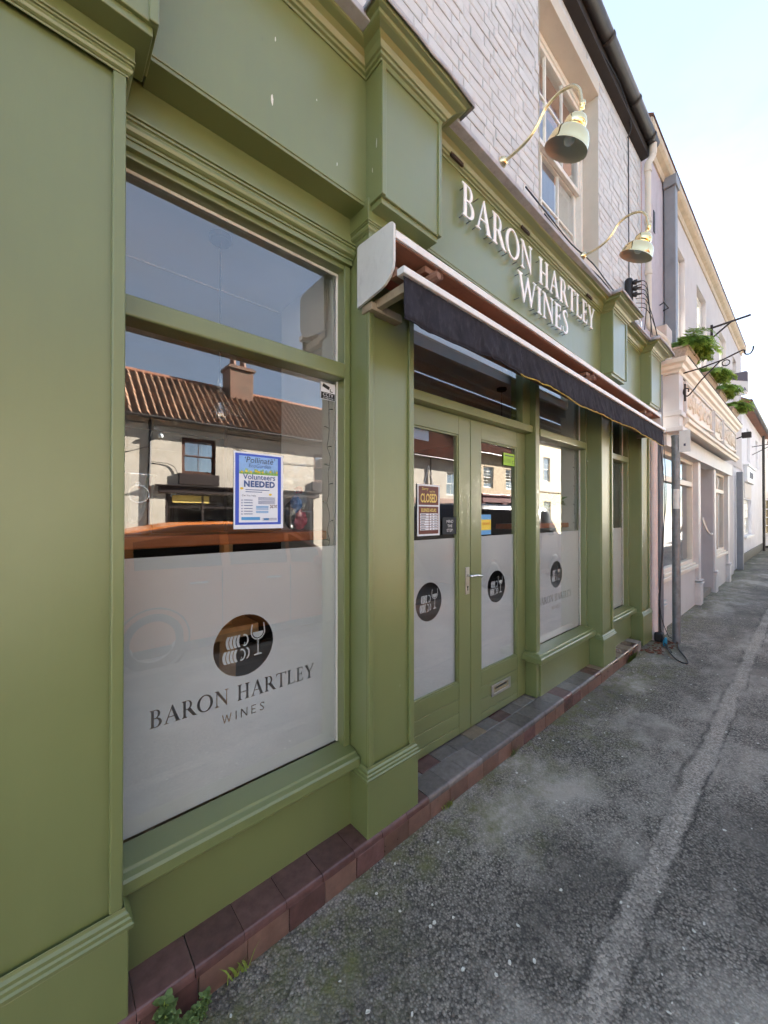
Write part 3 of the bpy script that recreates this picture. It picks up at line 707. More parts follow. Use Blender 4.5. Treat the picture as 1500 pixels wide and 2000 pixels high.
# ---- window joinery
YG = 1.522                                             # glass face
def frame(name, parent, x0, x1, z0, z1, y0, y1, w, mat='green', bevel=.004):
    return B(name, mat, parent, (x0, x0 + w, y0, y1, z0, z1), (x1 - w, x1, y0, y1, z0, z1), (x0 + w, x1 - w, y0 + .001, y1, z1 - w, z1), (x0 + w, x1 - w, y0 + .001, y1, z0, z0 + w), bevel=bevel)
FRIEZE = [(0, 2.742), (.008, 2.742), (.008, 2.750), (.014, 2.752), (.022, 2.758), (.026, 2.768), (.024, 2.779), (.019, 2.784), (.019, 2.789), (.026, 2.790), (.026, 2.796), (.022, 2.797), (.022, 2.801), (.030, 2.802), (.030, 2.808), (0, 2.808)]
SILL = [(0, .398), (.050, .398), (.056, .404), (.056, .440), (.050, .448), (.028, .454), (.026, .462), (-.075, .474), (-.075, .398)]
def bay(x0, x1, zt=2.735, trans=(2.185, 2.255), sill=True):
    w = B('shop_window', 'green', shop, (x0, x1, 1.445, 1.50, 2.72, 2.955), bevel=.002)       # frieze board
    bm = bmesh.new(); sweep(bm, [(x0, 1.447), (x1, 1.447)], FRIEZE); obj('frieze_moulding', bm, 'green', w, bevel=.001)
    B('window_frame', 'green', w, (x0, x0 + .034, 1.462, 1.54, .46, 2.742), (x1 - .034, x1, 1.462, 1.54, .46, 2.742), (x0 + .034, x1 - .034, 1.464, 1.54, 2.70, 2.741), bevel=.004)
    B('glazing_bead', 'sashwhite', w, (x0 + .034, x1 - .034, YG - .009, YG - .001, 2.688, 2.700), (x0 + .034, x0 + .042, YG - .009, YG - .001, trans[1], 2.69), (x1 - .045, x1 - .034, YG - .009, YG - .001, trans[1], 2.69), (x1 - .043, x1 - .034, YG - .009, YG - .001, .475, trans[0]), bevel=.002)
    B('transom', 'green', w, (x0 + .034, x1 - .034, 1.452, 1.545, trans[0], trans[1]), bevel=.008, seg=3)
    bm = bmesh.new(); sweep(bm, [(x0 - .0, 1.44), (x1 + .0, 1.44)], SILL); obj('sill', bm, 'green', w, bevel=.004)
    B('stall_riser', 'green', w, (x0, x1, 1.441, 1.56, .112, .40), bevel=.003)
    pane('pane', w, x0 + .03, x1 - .03, trans[1] - .01, 2.705, YG); pane('pane', w, x0 + .03, x1 - .03, .462, trans[0] + .01, YG)
    return w
W1 = bay(.150, 1.095); W2 = bay(2.955, 3.96, trans=(2.178, 2.242)); W3 = bay(4.255, 5.225, trans=(2.16, 2.225))
B('window_post', 'green', shop, (2.905, 2.957, 1.452, 1.60, .112, 2.75), bevel=.004)
bm = bmesh.new(); sweep(bm, [(2.905, 1.60), (2.905, 1.44), (2.958, 1.44)], SILL); obj('sill_return', bm, 'green', shop, bevel=.003)
# door bay: frieze, transom, fanlight, two leaves
YD = 1.54
dh = B('door_head', 'green', shop, (1.39, 2.906, 1.47, 1.60, 2.74, 2.955), (1.39, 2.906, 1.475, 1.60, 2.197, 2.252), (1.39, 1.43, 1.50, 1.60, .112, 2.74), (2.79, 2.906, 1.50, 1.60, 2.252, 2.74), bevel=.004)
pane('fanlight_pane', dh, 1.43, 2.80, 2.245, 2.745, YD - .01)
def door(xa, xb, ga, gb, hand):
    z0, z1, g0, g1 = .122, 2.195, .455, 2.072
    d = B('door', 'green', shop, (xa, ga, YD, YD + .045, z0, z1), (gb, xb, YD, YD + .045, z0, z1), (ga, gb, YD + .001, YD + .045, g1, z1), (ga, gb, YD + .002, YD + .045, z0 + .055, .262), (ga, gb, YD + .002, YD + .045, .265, .350), (ga, gb, YD + .001, YD + .045, .353, g0), (ga, gb, YD + .0005, YD + .045, z0, z0 + .052), bevel=.003)
    B('glazing_bead', 'green', d, (ga, ga + .012, YD + .006, YD + .022, g0, g1), (gb - .012, gb, YD + .006, YD + .022, g0, g1), (ga + .012, gb - .012, YD + .006, YD + .022, g1 - .012, g1), (ga + .012, gb - .012, YD + .006, YD + .022, g0, g0 + .012), bevel=.003)
    pane('pane', d, ga + .005, gb - .005, g0 + .005, g1 - .005, YD + .02)
    return d
D1 = door(1.432, 2.160, 1.552, 2.035, 1); D2 = door(2.166, 2.900, 2.288, 2.772, 0)
# lever handle on its long plate
bm = bmesh.new(); box(bm, 2.100, 2.142, YD - .006, YD, 1.02, 1.20)
h = obj('handle_plate', bm, 'satin', D1, bevel=.002)
bm = bmesh.new(); tube(bm, [(2.121, YD - .004, 1.145), (2.121, YD - .05, 1.145)], .009, 10); tube(bm, smooth_pts([(2.121, YD - .045, 1.145), (2.155, YD - .05, 1.146), (2.19, YD - .05, 1.142), (2.225, YD - .045, 1.134), (2.24, YD - .042, 1.138)], 3), [.009, .008, .008, .008, .008, .0075, .0075, .007, .007, .007, .0065, .006, .005], 8)
obj('handle_lever', bm, 'chrome', D1, smooth=True)
bm = bmesh.new(); tube(bm, [(2.121, YD - .009, 1.07), (2.121, YD - .004, 1.07)], .006, 10); box(bm, 2.119, 2.123, YD - .0085, YD - .005, 1.045, 1.07); obj('keyhole', bm, 'black', D1)
lp = B('letter_plate', 'satin', D2, (2.407, 2.432, YD - .008, YD, .247, .327), (2.637, 2.662, YD - .008, YD, .247, .327), (2.432, 2.637, YD - .008, YD, .247, .265), (2.432, 2.637, YD - .008, YD, .309, .327), bevel=.003)
B('letter_flap', 'brassdull', D2, (2.433, 2.636, YD - .004, YD - .0005, .2655, .3085), bevel=.002)
B('door_slot', 'black', D2, (2.45, 2.62, YD - .0055, YD - .004, .292, .303), bevel=.001)

# ---- the tiled step: every tread and riser tile its own piece
step = B('tiled_step', 'grout', shop, (-.6, 5.12, 1.318, 1.60, -.05, .106), bevel=.0)
def tile_mesh(w, d, h, r=.006):
    bm = bmesh.new(); v = box(bm, -w / 2, w / 2, -d / 2, d / 2, -h / 2, h / 2)
    bmesh.ops.bevel(bm, geom=[e for e in bm.edges], offset=r, segments=1, affect='EDGES', profile=.6)
    me = bpy.data.meshes.new('tile'); bm.to_mesh(me); bm.free(); return me
rng = random.Random(11)
T, RS, SM = [], [], []
def bull(w, d, h):
    """tread tile with a rounded nosing on its street edge"""
    bm = bmesh.new(); r = .016
    prof = [(d / 2, -h / 2), (d / 2, h / 2)] + [(-d / 2 + r - r * math.sin(R(a)), h / 2 - r + r * math.cos(R(a))) for a in (0, 22, 45, 68, 90)] + [(-d / 2, -h / 2 - .010), (-d / 2 + .02, -h / 2 - .010), (-d / 2 + .02, -h / 2)]
    sweep(bm, [(-w / 2, 0), (w / 2, 0)], [(-y, z) for y, z in prof]); bmesh.ops.recalc_face_normals(bm, faces=bm.faces)
    me = bpy.data.meshes.new('tile'); bm.to_mesh(me); bm.free(); return me
pt = .158
me_t = bull(pt - .0025, .142, .02); me_b = tile_mesh(pt - .003, .098, .02, .002); me_r = tile_mesh(pt - .0025, .016, .092, .0018)
for i in range(-3, 31):
    x = .214 - pt / 2 + pt * i
    if x > 5.06: break
    jig = lambda s=.0012: rng.uniform(-s, s)
    if x < 1.10: mn = 'tile_red'
    elif x < 1.45: mn = rng.choice(['tile_red', 'tile_slate'])
    elif x < 3.9: mn = rng.choice(['tile_slate'] * 5 + ['tile_tan', 'tile_red'])
    else: mn = rng.choice(['tile_red', 'tile_tan', 'tile_red'])
    T.append((Matrix.Translation((x + jig(), 1.376 + jig(), .106 + jig(.001))) @ Matrix.Rotation(jig(.006), 4, 'X'), mn))
    RS.append((Matrix.Translation((x + .01 + jig(), 1.314 + jig(), .042 + jig(.001))) @ Matrix.Rotation(jig(.006), 4, 'Z'), rng.choice(['tile_riser'] * 4 + ['tile_red'])))
    if 1.38 < x < 2.92: SM.append((Matrix.Translation((x - .05 + jig(), 1.499, .1055 + jig(.001))), rng.choice(['tile_slate'] * 4 + ['tile_red', 'tile_tan'])))
for me, sp in ((me_t, T), (me_r, RS), (me_b, SM)): pieces(step, 'tile', me, None, sp, lambda s: s[0].translation.length, 300)

# ---- frosted film with clear-cut roundel and lettering
def roundel(cx, cz, r):
    L = [arc(cx, cz, r, r, 0, 352, 44)]
    q = lambda x, z: (cx + x * r, cz + z * r)
    def barrel(bx, bz, s, n=4):
        for i in range(n):
            x = bx + i * .115 * s; cur = []
            for tt in range(-5, 6): z = tt / 5 * .20 * s; cur.append((x - .055 * s * (1 - (tt / 5) ** 2) + .0, bz + z))
            back = [(px + .088 * s, pz) for px, pz in cur[::-1]]
            L.append([q(*p) for p in cur + back])
        ex = bx + n * .115 * s + .10 * s
        a = [(ex + .135 * s * math.cos(R(t)), bz + .20 * s * math.sin(R(t))) for t in range(-115, 116, 14)]
        c = [(ex + .005 * s + .085 * s * math.cos(R(t)), bz + .145 * s * math.sin(R(t))) for t in range(115, -116, -14)]
        L.append([q(*p) for p in a + c]); L.append([q(ex + .0 + .02 * s * math.cos(R(t)), bz - .09 * s + .03 * s * math.sin(R(t))) for t in range(0, 360, 45)])
    barrel(-.56, .16, 1.0); barrel(-.66, -.30, 1.0)
    a = [(.06 + .115 * math.cos(R(t)) , -.28 + .19 * math.sin(R(t))) for t in range(-90, 91, 15)]
    c = [(.065 + .06 * math.cos(R(t)), -.28 + .14 * math.sin(R(t))) for t in range(90, -91, -15)]
    L.append([q(*p) for p in a + c])
    bowl = [(.26, .62)] + [(.46 + .235 * math.cos(R(t)), .36 + .26 * math.sin(R(t))) for t in range(175, 366, 12)] + [(.66, .62)]
    L.append([q(*p) for p in ribbon(bowl, .038)])
    L.append([q(.46 + .185 * math.cos(R(t)), .35 + .20 * math.sin(R(t))) for t in range(180, 361, 12)])
    L.append([q(*p) for p in ((.44, .075), (.48, .075), (.478, -.36), (.60, -.395), (.60, -.425), (.32, -.425), (.32, -.395), (.442, -.36))])
    return L
def sans_loops(txt, x0, z0, h, width, w=.012):
    """thin sans capitals as outlines"""
    t = .10; out = []; adv = {'W': .95, 'I': .12, 'N': .7, 'E': .5, 'S': .52}; tot = sum(adv[c] + .42 for c in txt) - .42; s = width / tot; x = x0
    for c in txt:
        P = {'W': [(0, 1), (.1, 1), (.25, .2), (.43, .9), (.52, .9), (.70, .2), (.85, 1), (.95, 1), (.75, 0), (.65, 0), (.475, .68), (.30, 0), (.20, 0)],
             'I': [(0, 0), (.1, 0), (.1, 1), (0, 1)], 'N': [(0, 0), (.1, 0), (.1, .8), (.58, 0), (.7, 0), (.7, 1), (.6, 1), (.6, .2), (.12, 1), (0, 1)],
             'E': [(0, 0), (.5, 0), (.5, .1), (.1, .1), (.1, .46), (.43, .46), (.43, .56), (.1, .56), (.1, .9), (.5, .9), (.5, 1), (0, 1)]}.get(c)
        lps = [P] if P else [[(px, pz) for px, pz in ribbon([(p.x, p.y) for p in smooth_pts([(.46, .82, 0), (.36, .94, 0), (.2, .94, 0), (.08, .8, 0), (.16, .6, 0), (.34, .45, 0), (.43, .26, 0), (.34, .08, 0), (.16, .06, 0), (.04, .2, 0)], 3)], .1)]]
        for lp in lps: out.append([(x + px * s, z0 + pz * h) for px, pz in lp])
        x += (adv[c] + .42) * s
    return out
def film(parent, x0, x1, z0, z1, y, loops):
    me = outline_mesh('frosted_film', [[(x0, z0), (x1, z0), (x1, z1), (x0, z1)]] + loops)
    me.transform(Matrix.Translation((0, y, 0))); return mobj('frosted_film', me, 'film', parent)
txt1 = [l for _, ls in serif_loops('BARON HARTLEY', .285, .808, .062, .655) for l in ls]
film(W1, .186, 1.060, .470, 1.402, YG + .009, roundel(.618, 1.025, .122) + txt1 + sans_loops('WINES', .53, .738, .034, .172))
film(D1, 1.558, 2.029, .461, 1.397, YD + .029, roundel(1.775, 1.017, .118))
film(D2, 2.294, 2.766, .461, 1.397, YD + .029, roundel(2.527, 1.017, .118))
txt2 = [l for _, ls in serif_loops('BARON HARTLEY', 3.10, .785, .062, .652) for l in ls]
film(W2, 2.990, 3.925, .470, 1.395, YG + .009, roundel(3.435, 1.017, .118) + txt2 + sans_loops('WINES', 3.345, .715, .034, .172))
film(W3, 4.292, 5.19, .470, 1.395, YG + .009, roundel(4.75, 1.017, .118))

# ---- the room behind the glass
B('room_ceiling', 'ceiling', shop, (-.4, 5.6, 1.60, 6.5, 2.80, 2.84), bevel=0)
B('ceiling_joint', 'plaster', shop, (-.34, 1.10, 2.19, 2.20, 2.792, 2.7995), bevel=0)
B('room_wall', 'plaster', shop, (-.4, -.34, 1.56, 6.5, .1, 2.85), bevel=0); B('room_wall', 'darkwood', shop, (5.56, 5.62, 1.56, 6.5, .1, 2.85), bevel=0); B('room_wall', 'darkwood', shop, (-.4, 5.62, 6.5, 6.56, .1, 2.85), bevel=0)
B('room_pier', 'plaster', shop, (1.075, 1.46, 1.575, 1.60, .12, 2.80), (1.10, 1.46, 1.60, 2.17, .12, 2.80), (3.93, 4.28, 1.57, 1.95, .12, 2.80), bevel=.003)
B('room_floor', 'floor', shop, (-.4, 5.6, 1.585, 6.5, .08, .118), bevel=0)
B('window_bulkhead', 'ceiling', shop, (1.40, 3.95, 1.63, 1.66, 2.60, 2.82), bevel=0)
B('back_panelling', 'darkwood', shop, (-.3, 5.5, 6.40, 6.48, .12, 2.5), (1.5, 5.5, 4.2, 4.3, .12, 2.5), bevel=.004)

# ================================================================== FASCIA LETTERING
def sign():
    t = thing('fascia_sign', 'white raised serif lettering BARON HARTLEY WINES on the green fascia', 'sign', (2.7, 1.33, 3.1))
    yl = 1.297
    def put(txt, x0, z0, h, width):
        for c, lps in serif_loops(txt, x0, z0, h, width):
            me = outline_mesh('letter', lps, .007); xs = [p[0] for p in lps[0]]; xc = sum(xs) / len(xs)
            me.transform(Matrix.Translation((0, yl, sag(xc) * .8))); L = mobj('letter', me, 'signwhite', t)
            zs = [p[1] for p in lps[0]]
            a, b, lo, hi = min(xs), max(xs), min(zs), max(zs)
            for px, pz in ((a + .022, lo + .012), (b - .022, lo + .012), (a + .03, hi - .012)):
                bm = bmesh.new(); tube(bm, [(px, yl + .002, pz + sag(xc) * .8), (px, YF + .002, pz + sag(xc) * .8)], .0032, 6); obj('standoff', bm, 'galv', L)
    put('BARON HARTLEY', 1.745, 3.232, .185, 1.94); put('WINES', 2.35, 3.005, .185, .79)
sign()

# ================================================================== AWNING
def awning():
    t = thing('shop_awning', 'folded awning with black scalloped valance and white end plates over the shop doors', 'awning', (3.2, 1.25, 2.5))
    x0, x1 = 1.082, 5.235; sg = lambda x: -.012 * max(0, x - 1.5)
    ol = [(1.385, 2.492), (1.385, 2.768), (1.37, 2.773)] + [(1.172 + .03 * math.cos(R(a)), 2.742 + .022 * math.sin(R(a))) for a in (100, 130, 160, 180)] + [(1.142, 2.62)] + [(1.235 + .093 * math.cos(R(a)), 2.595 + .085 * math.sin(R(a))) for a in (180, 200, 222, 245, 265)]
    for xx, dx in ((x0 - .006, 0), (x1, sg(x1))):
        bm = bmesh.new(); f = bm.faces.new([bm.verts.new((xx, y, z + dx)) for y, z in ol]); r = bmesh.ops.extrude_face_region(bm, geom=[f])
        bmesh.ops.translate(bm, verts=[v for v in r['geom'] if isinstance(v, bmesh.types.BMVert)], vec=(.012, 0, 0))
        obj('end_plate', bm, 'platewhite', t, bevel=.0015)
    B('hood', 'whitepaint', t, (x0 + .008, x1, 1.140, 1.152, 2.692, 2.724), (x0 + .008, x1, 1.152, 1.382, 2.712, 2.726), shear=sg, bevel=.002)
    B('back_board', 'awnbrown', t, (x0 + .008, x1, 1.345, 1.382, 2.548, 2.711), (x0 + .008, x1, 1.153, 1.345, 2.690, 2.7105), (x0 + .008, x1, 1.27, 1.345, 2.655, 2.689), shear=sg, bevel=.004)
    bm = bmesh.new(); tube(bm, [(x0 + .01, 1.245, 2.600), (x1 - .002, 1.245, 2.600 + sg(x1))], .046, 16); obj('fabric_roll', bm, 'awnred', t, smooth=True)
    B('front_bar', 'whitepaint', t, (x0 + .01, x1 - .003, 1.098, 1.140, 2.530, 2.560), shear=sg, bevel=.004)
    B('front_bar_lip', 'awnbrown', t, (x0 + .01, x1 - .003, 1.142, 1.185, 2.538, 2.572), shear=sg, bevel=.003)
    B('arm', 'awnwood', t, (x0 + .04, x0 + .075, 1.13, 1.36, 2.475, 2.515), bevel=.004); B('arm', 'awnwood', t, (x1 - .09, x1 - .055, 1.13, 1.36, 2.43, 2.47), bevel=.004)
    B('underside_rail', 'awnwood', t, (x0 + .01, x0 + .20, 1.30, 1.37, 2.462, 2.498), shear=sg, bevel=.004)
    for xx in (1.34, 3.2, 4.75):
        bm = bmesh.new(); tube(bm, [(xx, 1.20, 2.632 + sg(xx)), (xx, 1.118, 2.632 + sg(xx))], .024, 12, caps=False); tube(bm, [(xx, 1.20, 2.632 + sg(xx)), (xx, 1.125, 2.632 + sg(xx))], .017, 12); box(bm, xx - .04, xx + .03, 1.17, 1.25, 2.655 + sg(xx), 2.682 + sg(xx))
        obj('arm_bracket', bm, 'awnbrown', t)
    # valance in two lengths, creased cloth with a bound, gently scalloped hem
    for a, b in ((1.108, 2.06), (2.052, 5.16)):
        bm = bmesh.new(); n = int((b - a) / .012); cols = []
        for i in range(n + 1):
            x = a + (b - a) * i / n; col = []
            hem = 2.362 + .010 * math.sin(x * 3.3 + .6) + .006 * math.sin(x * 8.1) + .8 * sg(x)
            for j in range(9):
                tz = j / 8; z = 2.536 + sg(x) - (2.536 + sg(x) - hem) * tz
                f = tz ** .8 * (.016 * noise.noise(Vector((x * 9 + tz * 1.3, 1, tz * .7))) + .011 * noise.noise(Vector((x * 24 - tz * 3, 5, 0)))) + .004 * noise.noise(Vector((x * 40, tz * 8, 3)))
                col.append(bm.verts.new((x, 1.117 - .004 * tz + f, z)))
            cols.append(col)
        for i in range(n):
            for j in range(8): bm.faces.new((cols[i][j], cols[i + 1][j], cols[i + 1][j + 1], cols[i][j + 1]))
        o = obj('valance', bm, 'valance', t, smooth=True)
        sm = o.modifiers.new('thickness', 'SOLIDIFY'); sm.thickness = .0025
        hm = [(a + (b - a) * i / 60) for i in range(61)]
        bm = bmesh.new(); tube(bm, [(x, 1.113 + .016 * noise.noise(Vector((x * 9 + 1.3, 1, .7))) + .011 * noise.noise(Vector((x * 24 - 3, 5, 0))), 2.361 + .010 * math.sin(x * 3.3 + .6) + .006 * math.sin(x * 8.1) + .8 * sg(x)) for x in hm], .0042, 6)
        obj('hem_binding', bm, 'valance' if a < 2 else 'gold', o, smooth=True)
awning()

# ================================================================== BRASS SWAN-NECK LAMPS
def lamp(x, label):
    z0 = 3.635 + sag(x)
    t = thing('swan_neck_lamp', label, 'lamp', (x, 1.2, z0), 'brass swan-neck lamps over the fascia')
    bm = bmesh.new(); lathe(bm, [(.0, .03), (.018, .03), (.022, .02), (.030, .006), (.030, 0)], Matrix.Translation((x, 1.212, z0)) @ Matrix.Rotation(R(90), 4, 'X'), 16)
    obj('wall_rose', bm, 'brassdull', t, smooth=True)
    pts = smooth_pts([(x, 1.215, z0 - .004), (x, 1.12, z0 + .002), (x, 1.045, z0 + .022), (x, .995, z0 + .062), (x, .955, z0 + .112), (x, .885, z0 + .138), (x, .815, z0 + .122), (x, .778, z0 + .075), (x, .768, z0 + .02), (x, .765, z0 - .010)], 5)
    bm = bmesh.new(); tube(bm, pts, .0085, 12); obj('arm', bm, 'brassdull', t, smooth=True)
    tilt = R(26); J = Vector((x, .764, z0 - .020)); ax = Matrix.Translation(J) @ Matrix.Rotation(tilt, 4, 'X')
    bm = bmesh.new(); lathe(bm, [(.0, .022), (.011, .02), (.0135, .01), (.0135, -.012), (.010, -.016), (.010, -.026), (.0145, -.029), (.0145, -.038), (.008, -.040)], ax, 14)
    tube(bm, [J + Vector((-.02, 0, 0)), J + Vector((.02, 0, 0))], .007, 8); obj('knuckle', bm, 'brass', t, smooth=True)
    outer = [(.006, -.034), (.026, -.036), (.044, -.046), (.054, -.062), (.056, -.078), (.052, -.092), (.049, -.096), (.053, -.098), (.072, -.104), (.088, -.118), (.098, -.136), (.104, -.158), (.107, -.176), (.108, -.182), (.1105, -.185)]
    bm = bmesh.new(); lathe(bm, outer, ax, 40); obj('shade', bm, 'brass', t, smooth=True)
    inner = [(.1105, -.1852), (.106, -.183), (.101, -.157), (.095, -.137), (.084, -.120), (.068, -.107), (.045, -.101), (.02, -.099), (.0, -.099)]
    bm = bmesh.new(); lathe(bm, inner, ax, 40); obj('shade_lining', bm, 'shadein', t, smooth=True)
    bm = bmesh.new(); lathe(bm, [(.0, -.165), (.018, -.161), (.027, -.146), (.025, -.128), (.014, -.112), (.012, -.10)], ax, 16); obj('bulb', bm, 'vasewhite', t, smooth=True)
lamp(2.02, 'brass swan-neck lamp in front of the upstairs window, the nearer one'); lamp(3.19, 'brass swan-neck lamp beside the cream downpipe, the farther one')

# black cable terminal on the brick wall
t = thing('cable_terminal', 'black cable terminal with dangling wires on the white brick wall', 'terminal', (5.03, 1.43, 4.0))
bm = bmesh.new(); lathe(bm, [(0, .26), (.03, .255), (.042, .235), (.045, .1), (.045, -.02), (.03, -.05), (.03, -.1), (0, -.1)], Matrix.Translation((5.03, 1.40, 4.0)), 12); obj('casing', bm, 'black', t, smooth=True)
for i in range(3):
    bm = bmesh.new(); z = 4.20 - .07 * i; lathe(bm, [(0, 0), (.02, 0), (.03, .05), (.012, .055), (.010, .1), (0, .1)], Matrix.Translation((5.03, 1.37, z)) @ Matrix.Rotation(R(105), 4, 'X'), 10); obj('insulator', bm, 'black', t, smooth=True)
bm = bmesh.new(); rng = random.Random(2)
for i in range(7):
    a = Vector((5.03, 1.33, 4.2 - .05 * i)); e = Vector((5.12 + .12 * i * rng.random(), 1.28 - .08 * rng.random(), 3.68 - .1 * rng.random())); tube(bm, smooth_pts([a, a + Vector((.03, -.09, -.04)), (a + e) / 2 + Vector((.05 * rng.uniform(-1, 1), -.06, 0)), e], 4), .004, 5)
obj('loose_wires', bm, 'cable', t)

# ================================================================== THINGS BEHIND AND ON THE GLASS
def shelf_top(x0, x1, y0, y1, label):
    t = thing('window_shelf', label, 'shelf', ((x0 + x1) / 2, y0, .12), 'wooden window shelves')
    B('shelf_board', 'wood', t, (x0, x1, y0, y1, 1.425, 1.470), bevel=.006)
    bm = bmesh.new()
    for xx in (x0 + .35, x1 - .02) if x1 - x0 > .5 else (x0 + .1,): pass
    B('trestle', 'palewood', t, (x0 + .36, x0 + .43, y0 + .06, y0 + .14, .12, 1.02), (x0 + .20, x0 + .52, y0 + .03, y0 + .20, 1.021, 1.07), (x0 + .12, x0 + .70, y0 + .03, y0 + .20, .40, .46), (x0 + .38, x0 + .42, y0 + .07, y0 + .13, 1.071, 1.424), bevel=.004)
shelf_top(.21, 1.07, 1.62, 1.86, 'polished wood shelf across the window nearest the camera')
shelf_top(2.98, 3.92, 1.62, 1.86, 'polished wood shelf across the window beside the doors')
# ice bucket
t = thing('ice_bucket', 'polished steel ice bucket with ring handle on the window shelf', 'bucket', (.262, 1.755, 1.47))
bm = bmesh.new(); lathe(bm, [(0, 1.472), (.066, 1.472), (.070, 1.478), (.086, 1.69), (.091, 1.698), (.091, 1.704), (.086, 1.704), (.082, 1.69), (.066, 1.485), (0, 1.482)], Matrix.Translation((.262, 1.755, 0)), 32); obj('bucket', bm, 'chrome', t, smooth=True)
bm = bmesh.new(); tube(bm, [(.272 + .032 * math.cos(R(a)), 1.655, 1.625 + .032 * math.sin(R(a))) for a in range(0, 361, 18)], .0035, 6); lathe(bm, [(0, .012), (.010, .008), (.012, 0)], Matrix.Translation((.272, 1.672, 1.66)) @ Matrix.Rotation(R(90), 4, 'X'), 10); obj('ring_handle', bm, 'chrome', t, smooth=True)
# gift basket wrapped in cellophane
t = thing('gift_bag', 'gift wrapped in cellophane with pink and blue ribbon on the window shelf', 'gift', (.955, 1.70, 1.47))
def crumple(name, mat, c, r, sx, sz, par, amp=.35, seg=14, seed=0):
    bm = bmesh.new(); bmesh.ops.create_icosphere(bm, subdivisions=3, radius=1)
    for v in bm.verts:
        d = 1 + amp * noise.noise(v.co * 2.3 + Vector((seed, 0, 0))); v.co = Vector((c[0] + v.co.x * r * sx * d, c[1] + v.co.y * r * d, c[2] + v.co.z * r * sz * d))
    return obj(name, bm, mat, par)
crumple('pink_paper', 'pinkfoil', (.962, 1.70, 1.525), .036, 1, 1.35, t); crumple('blue_paper', 'bluefoil', (.945, 1.705, 1.60), .028, 1, 1.5, t, seed=3)
crumple('bottle_shadow', 'black', (.925, 1.725, 1.545), .034, .9, 2.0, t, .15, seed=5); crumple('cellophane', 'wrap', (.95, 1.70, 1.575), .062, 1, 1.75, t, .3, seed=8); crumple('cellophane', 'wrap', (.90, 1.685, 1.76), .085, 1.2, 1.0, t, .55, seed=12); crumple('red_bow', 'redenamel', (.955, 1.695, 1.672), .016, 1.3, 1.1, t, .5, seed=4)
bm = bmesh.new(); tube(bm, [(.96, 1.675, 1.565), (1.005, 1.66, 1.562)], .002, 5); obj('ribbon_end', bm, 'paper', t)
# pendant lamps
def pendant(x, y, label, zc=2.80, zs=2.05, mat='vasewhite'):
    t = thing('pendant_lamp', label, 'lamp', (x, y, zs), 'pendant lamps inside the shop')
    bm = bmesh.new(); lathe(bm, [(0, zc - .028), (.042, zc - .028), (.048, zc - .022), (.048, zc - .001), (0, zc - .001)], Matrix.Translation((x, y, 0)), 24); obj('ceiling_rose', bm, 'pipegrey' if x < 1 else 'black', t)
    bm = bmesh.new(); tube(bm, [(x, y, zc - .02), (x, y, zs + .12)], .0025, 6); obj('flex', bm, 'cable', t)
    bm = bmesh.new(); lathe(bm, [(.012, zs + .14), (.018, zs + .12), (.018, zs + .07), (.03, zs + .06), (.07, zs + .04), (.105, zs + .005), (.125, zs - .04), (.130, zs - .05), (.124, zs - .045), (.10, zs), (.06, zs + .03), (.0, zs + .05)], Matrix.Translation((x, y, 0)), 28); obj('lamp_shade', bm, mat, t, smooth=True)
    bm = bmesh.new(); lathe(bm, [(0, zs - .06), (.022, zs - .05), (.03, zs - .03), (.024, zs), (.012, zs + .03)], Matrix.Translation((x, y, 0)), 16); obj('bulb', bm, 'chrome', t, smooth=True)
pendant(.60, 1.77, 'pendant lamp hanging behind the window nearest the camera', 2.80, 2.02, 'wrap')
pendant(3.40, 2.05, 'dark pendant lamp seen through the glass over the right door leaf', 2.80, 2.30, 'black'); pendant(4.62, 2.05, 'dark pendant lamp seen through the upper glass right of the doors', 2.80, 2.30, 'black')
# plant pot in the second window
t = thing('potted_plant', 'dark leafed plant in a pale tapered pot on the window shelf', 'plant', (4.0, 1.80, 1.47))
t.location = (3.80, 1.78, 1.47)
bm = bmesh.new(); lathe(bm, [(0, 1.472), (.058, 1.472), (.060, 1.50), (.082, 1.66), (.076, 1.66), (.06, 1.62), (0, 1.62)], Matrix.Translation((3.80, 1.75, 0)), 24); obj('pot', bm, 'vasewhite', t, smooth=True)
bm = bmesh.new(); rng = random.Random(9)
for i in range(34):
    a, e, l = rng.uniform(0, 6.28), rng.uniform(.3, 1.4), rng.uniform(.10, .26); d = Vector((math.cos(a) * math.cos(e), math.sin(a) * math.cos(e), math.sin(e))); b0 = Vector((3.80, 1.75, 1.63)); s = d.cross(Vector((0, 0, 1))).normalized() * .028; m = b0 + d * l * .6; quad(bm, b0, m + s, b0 + d * l + Vector((0, 0, -.05)), m - s)
obj('foliage', bm, 'leafgreen', t)
# framed picture and wall clock-like disc deeper in the room
t = thing('wall_picture', 'black framed picture on the inner wall of the shop', 'picture', (3.2, 4.18, 2.0))
B('picture_frame', 'black', t, (3.05, 3.45, 4.16, 4.195, 1.75, 2.25), bevel=.004); B('print', 'paper', t, (3.10, 3.40, 4.152, 4.159, 1.82, 2.18), bevel=0)
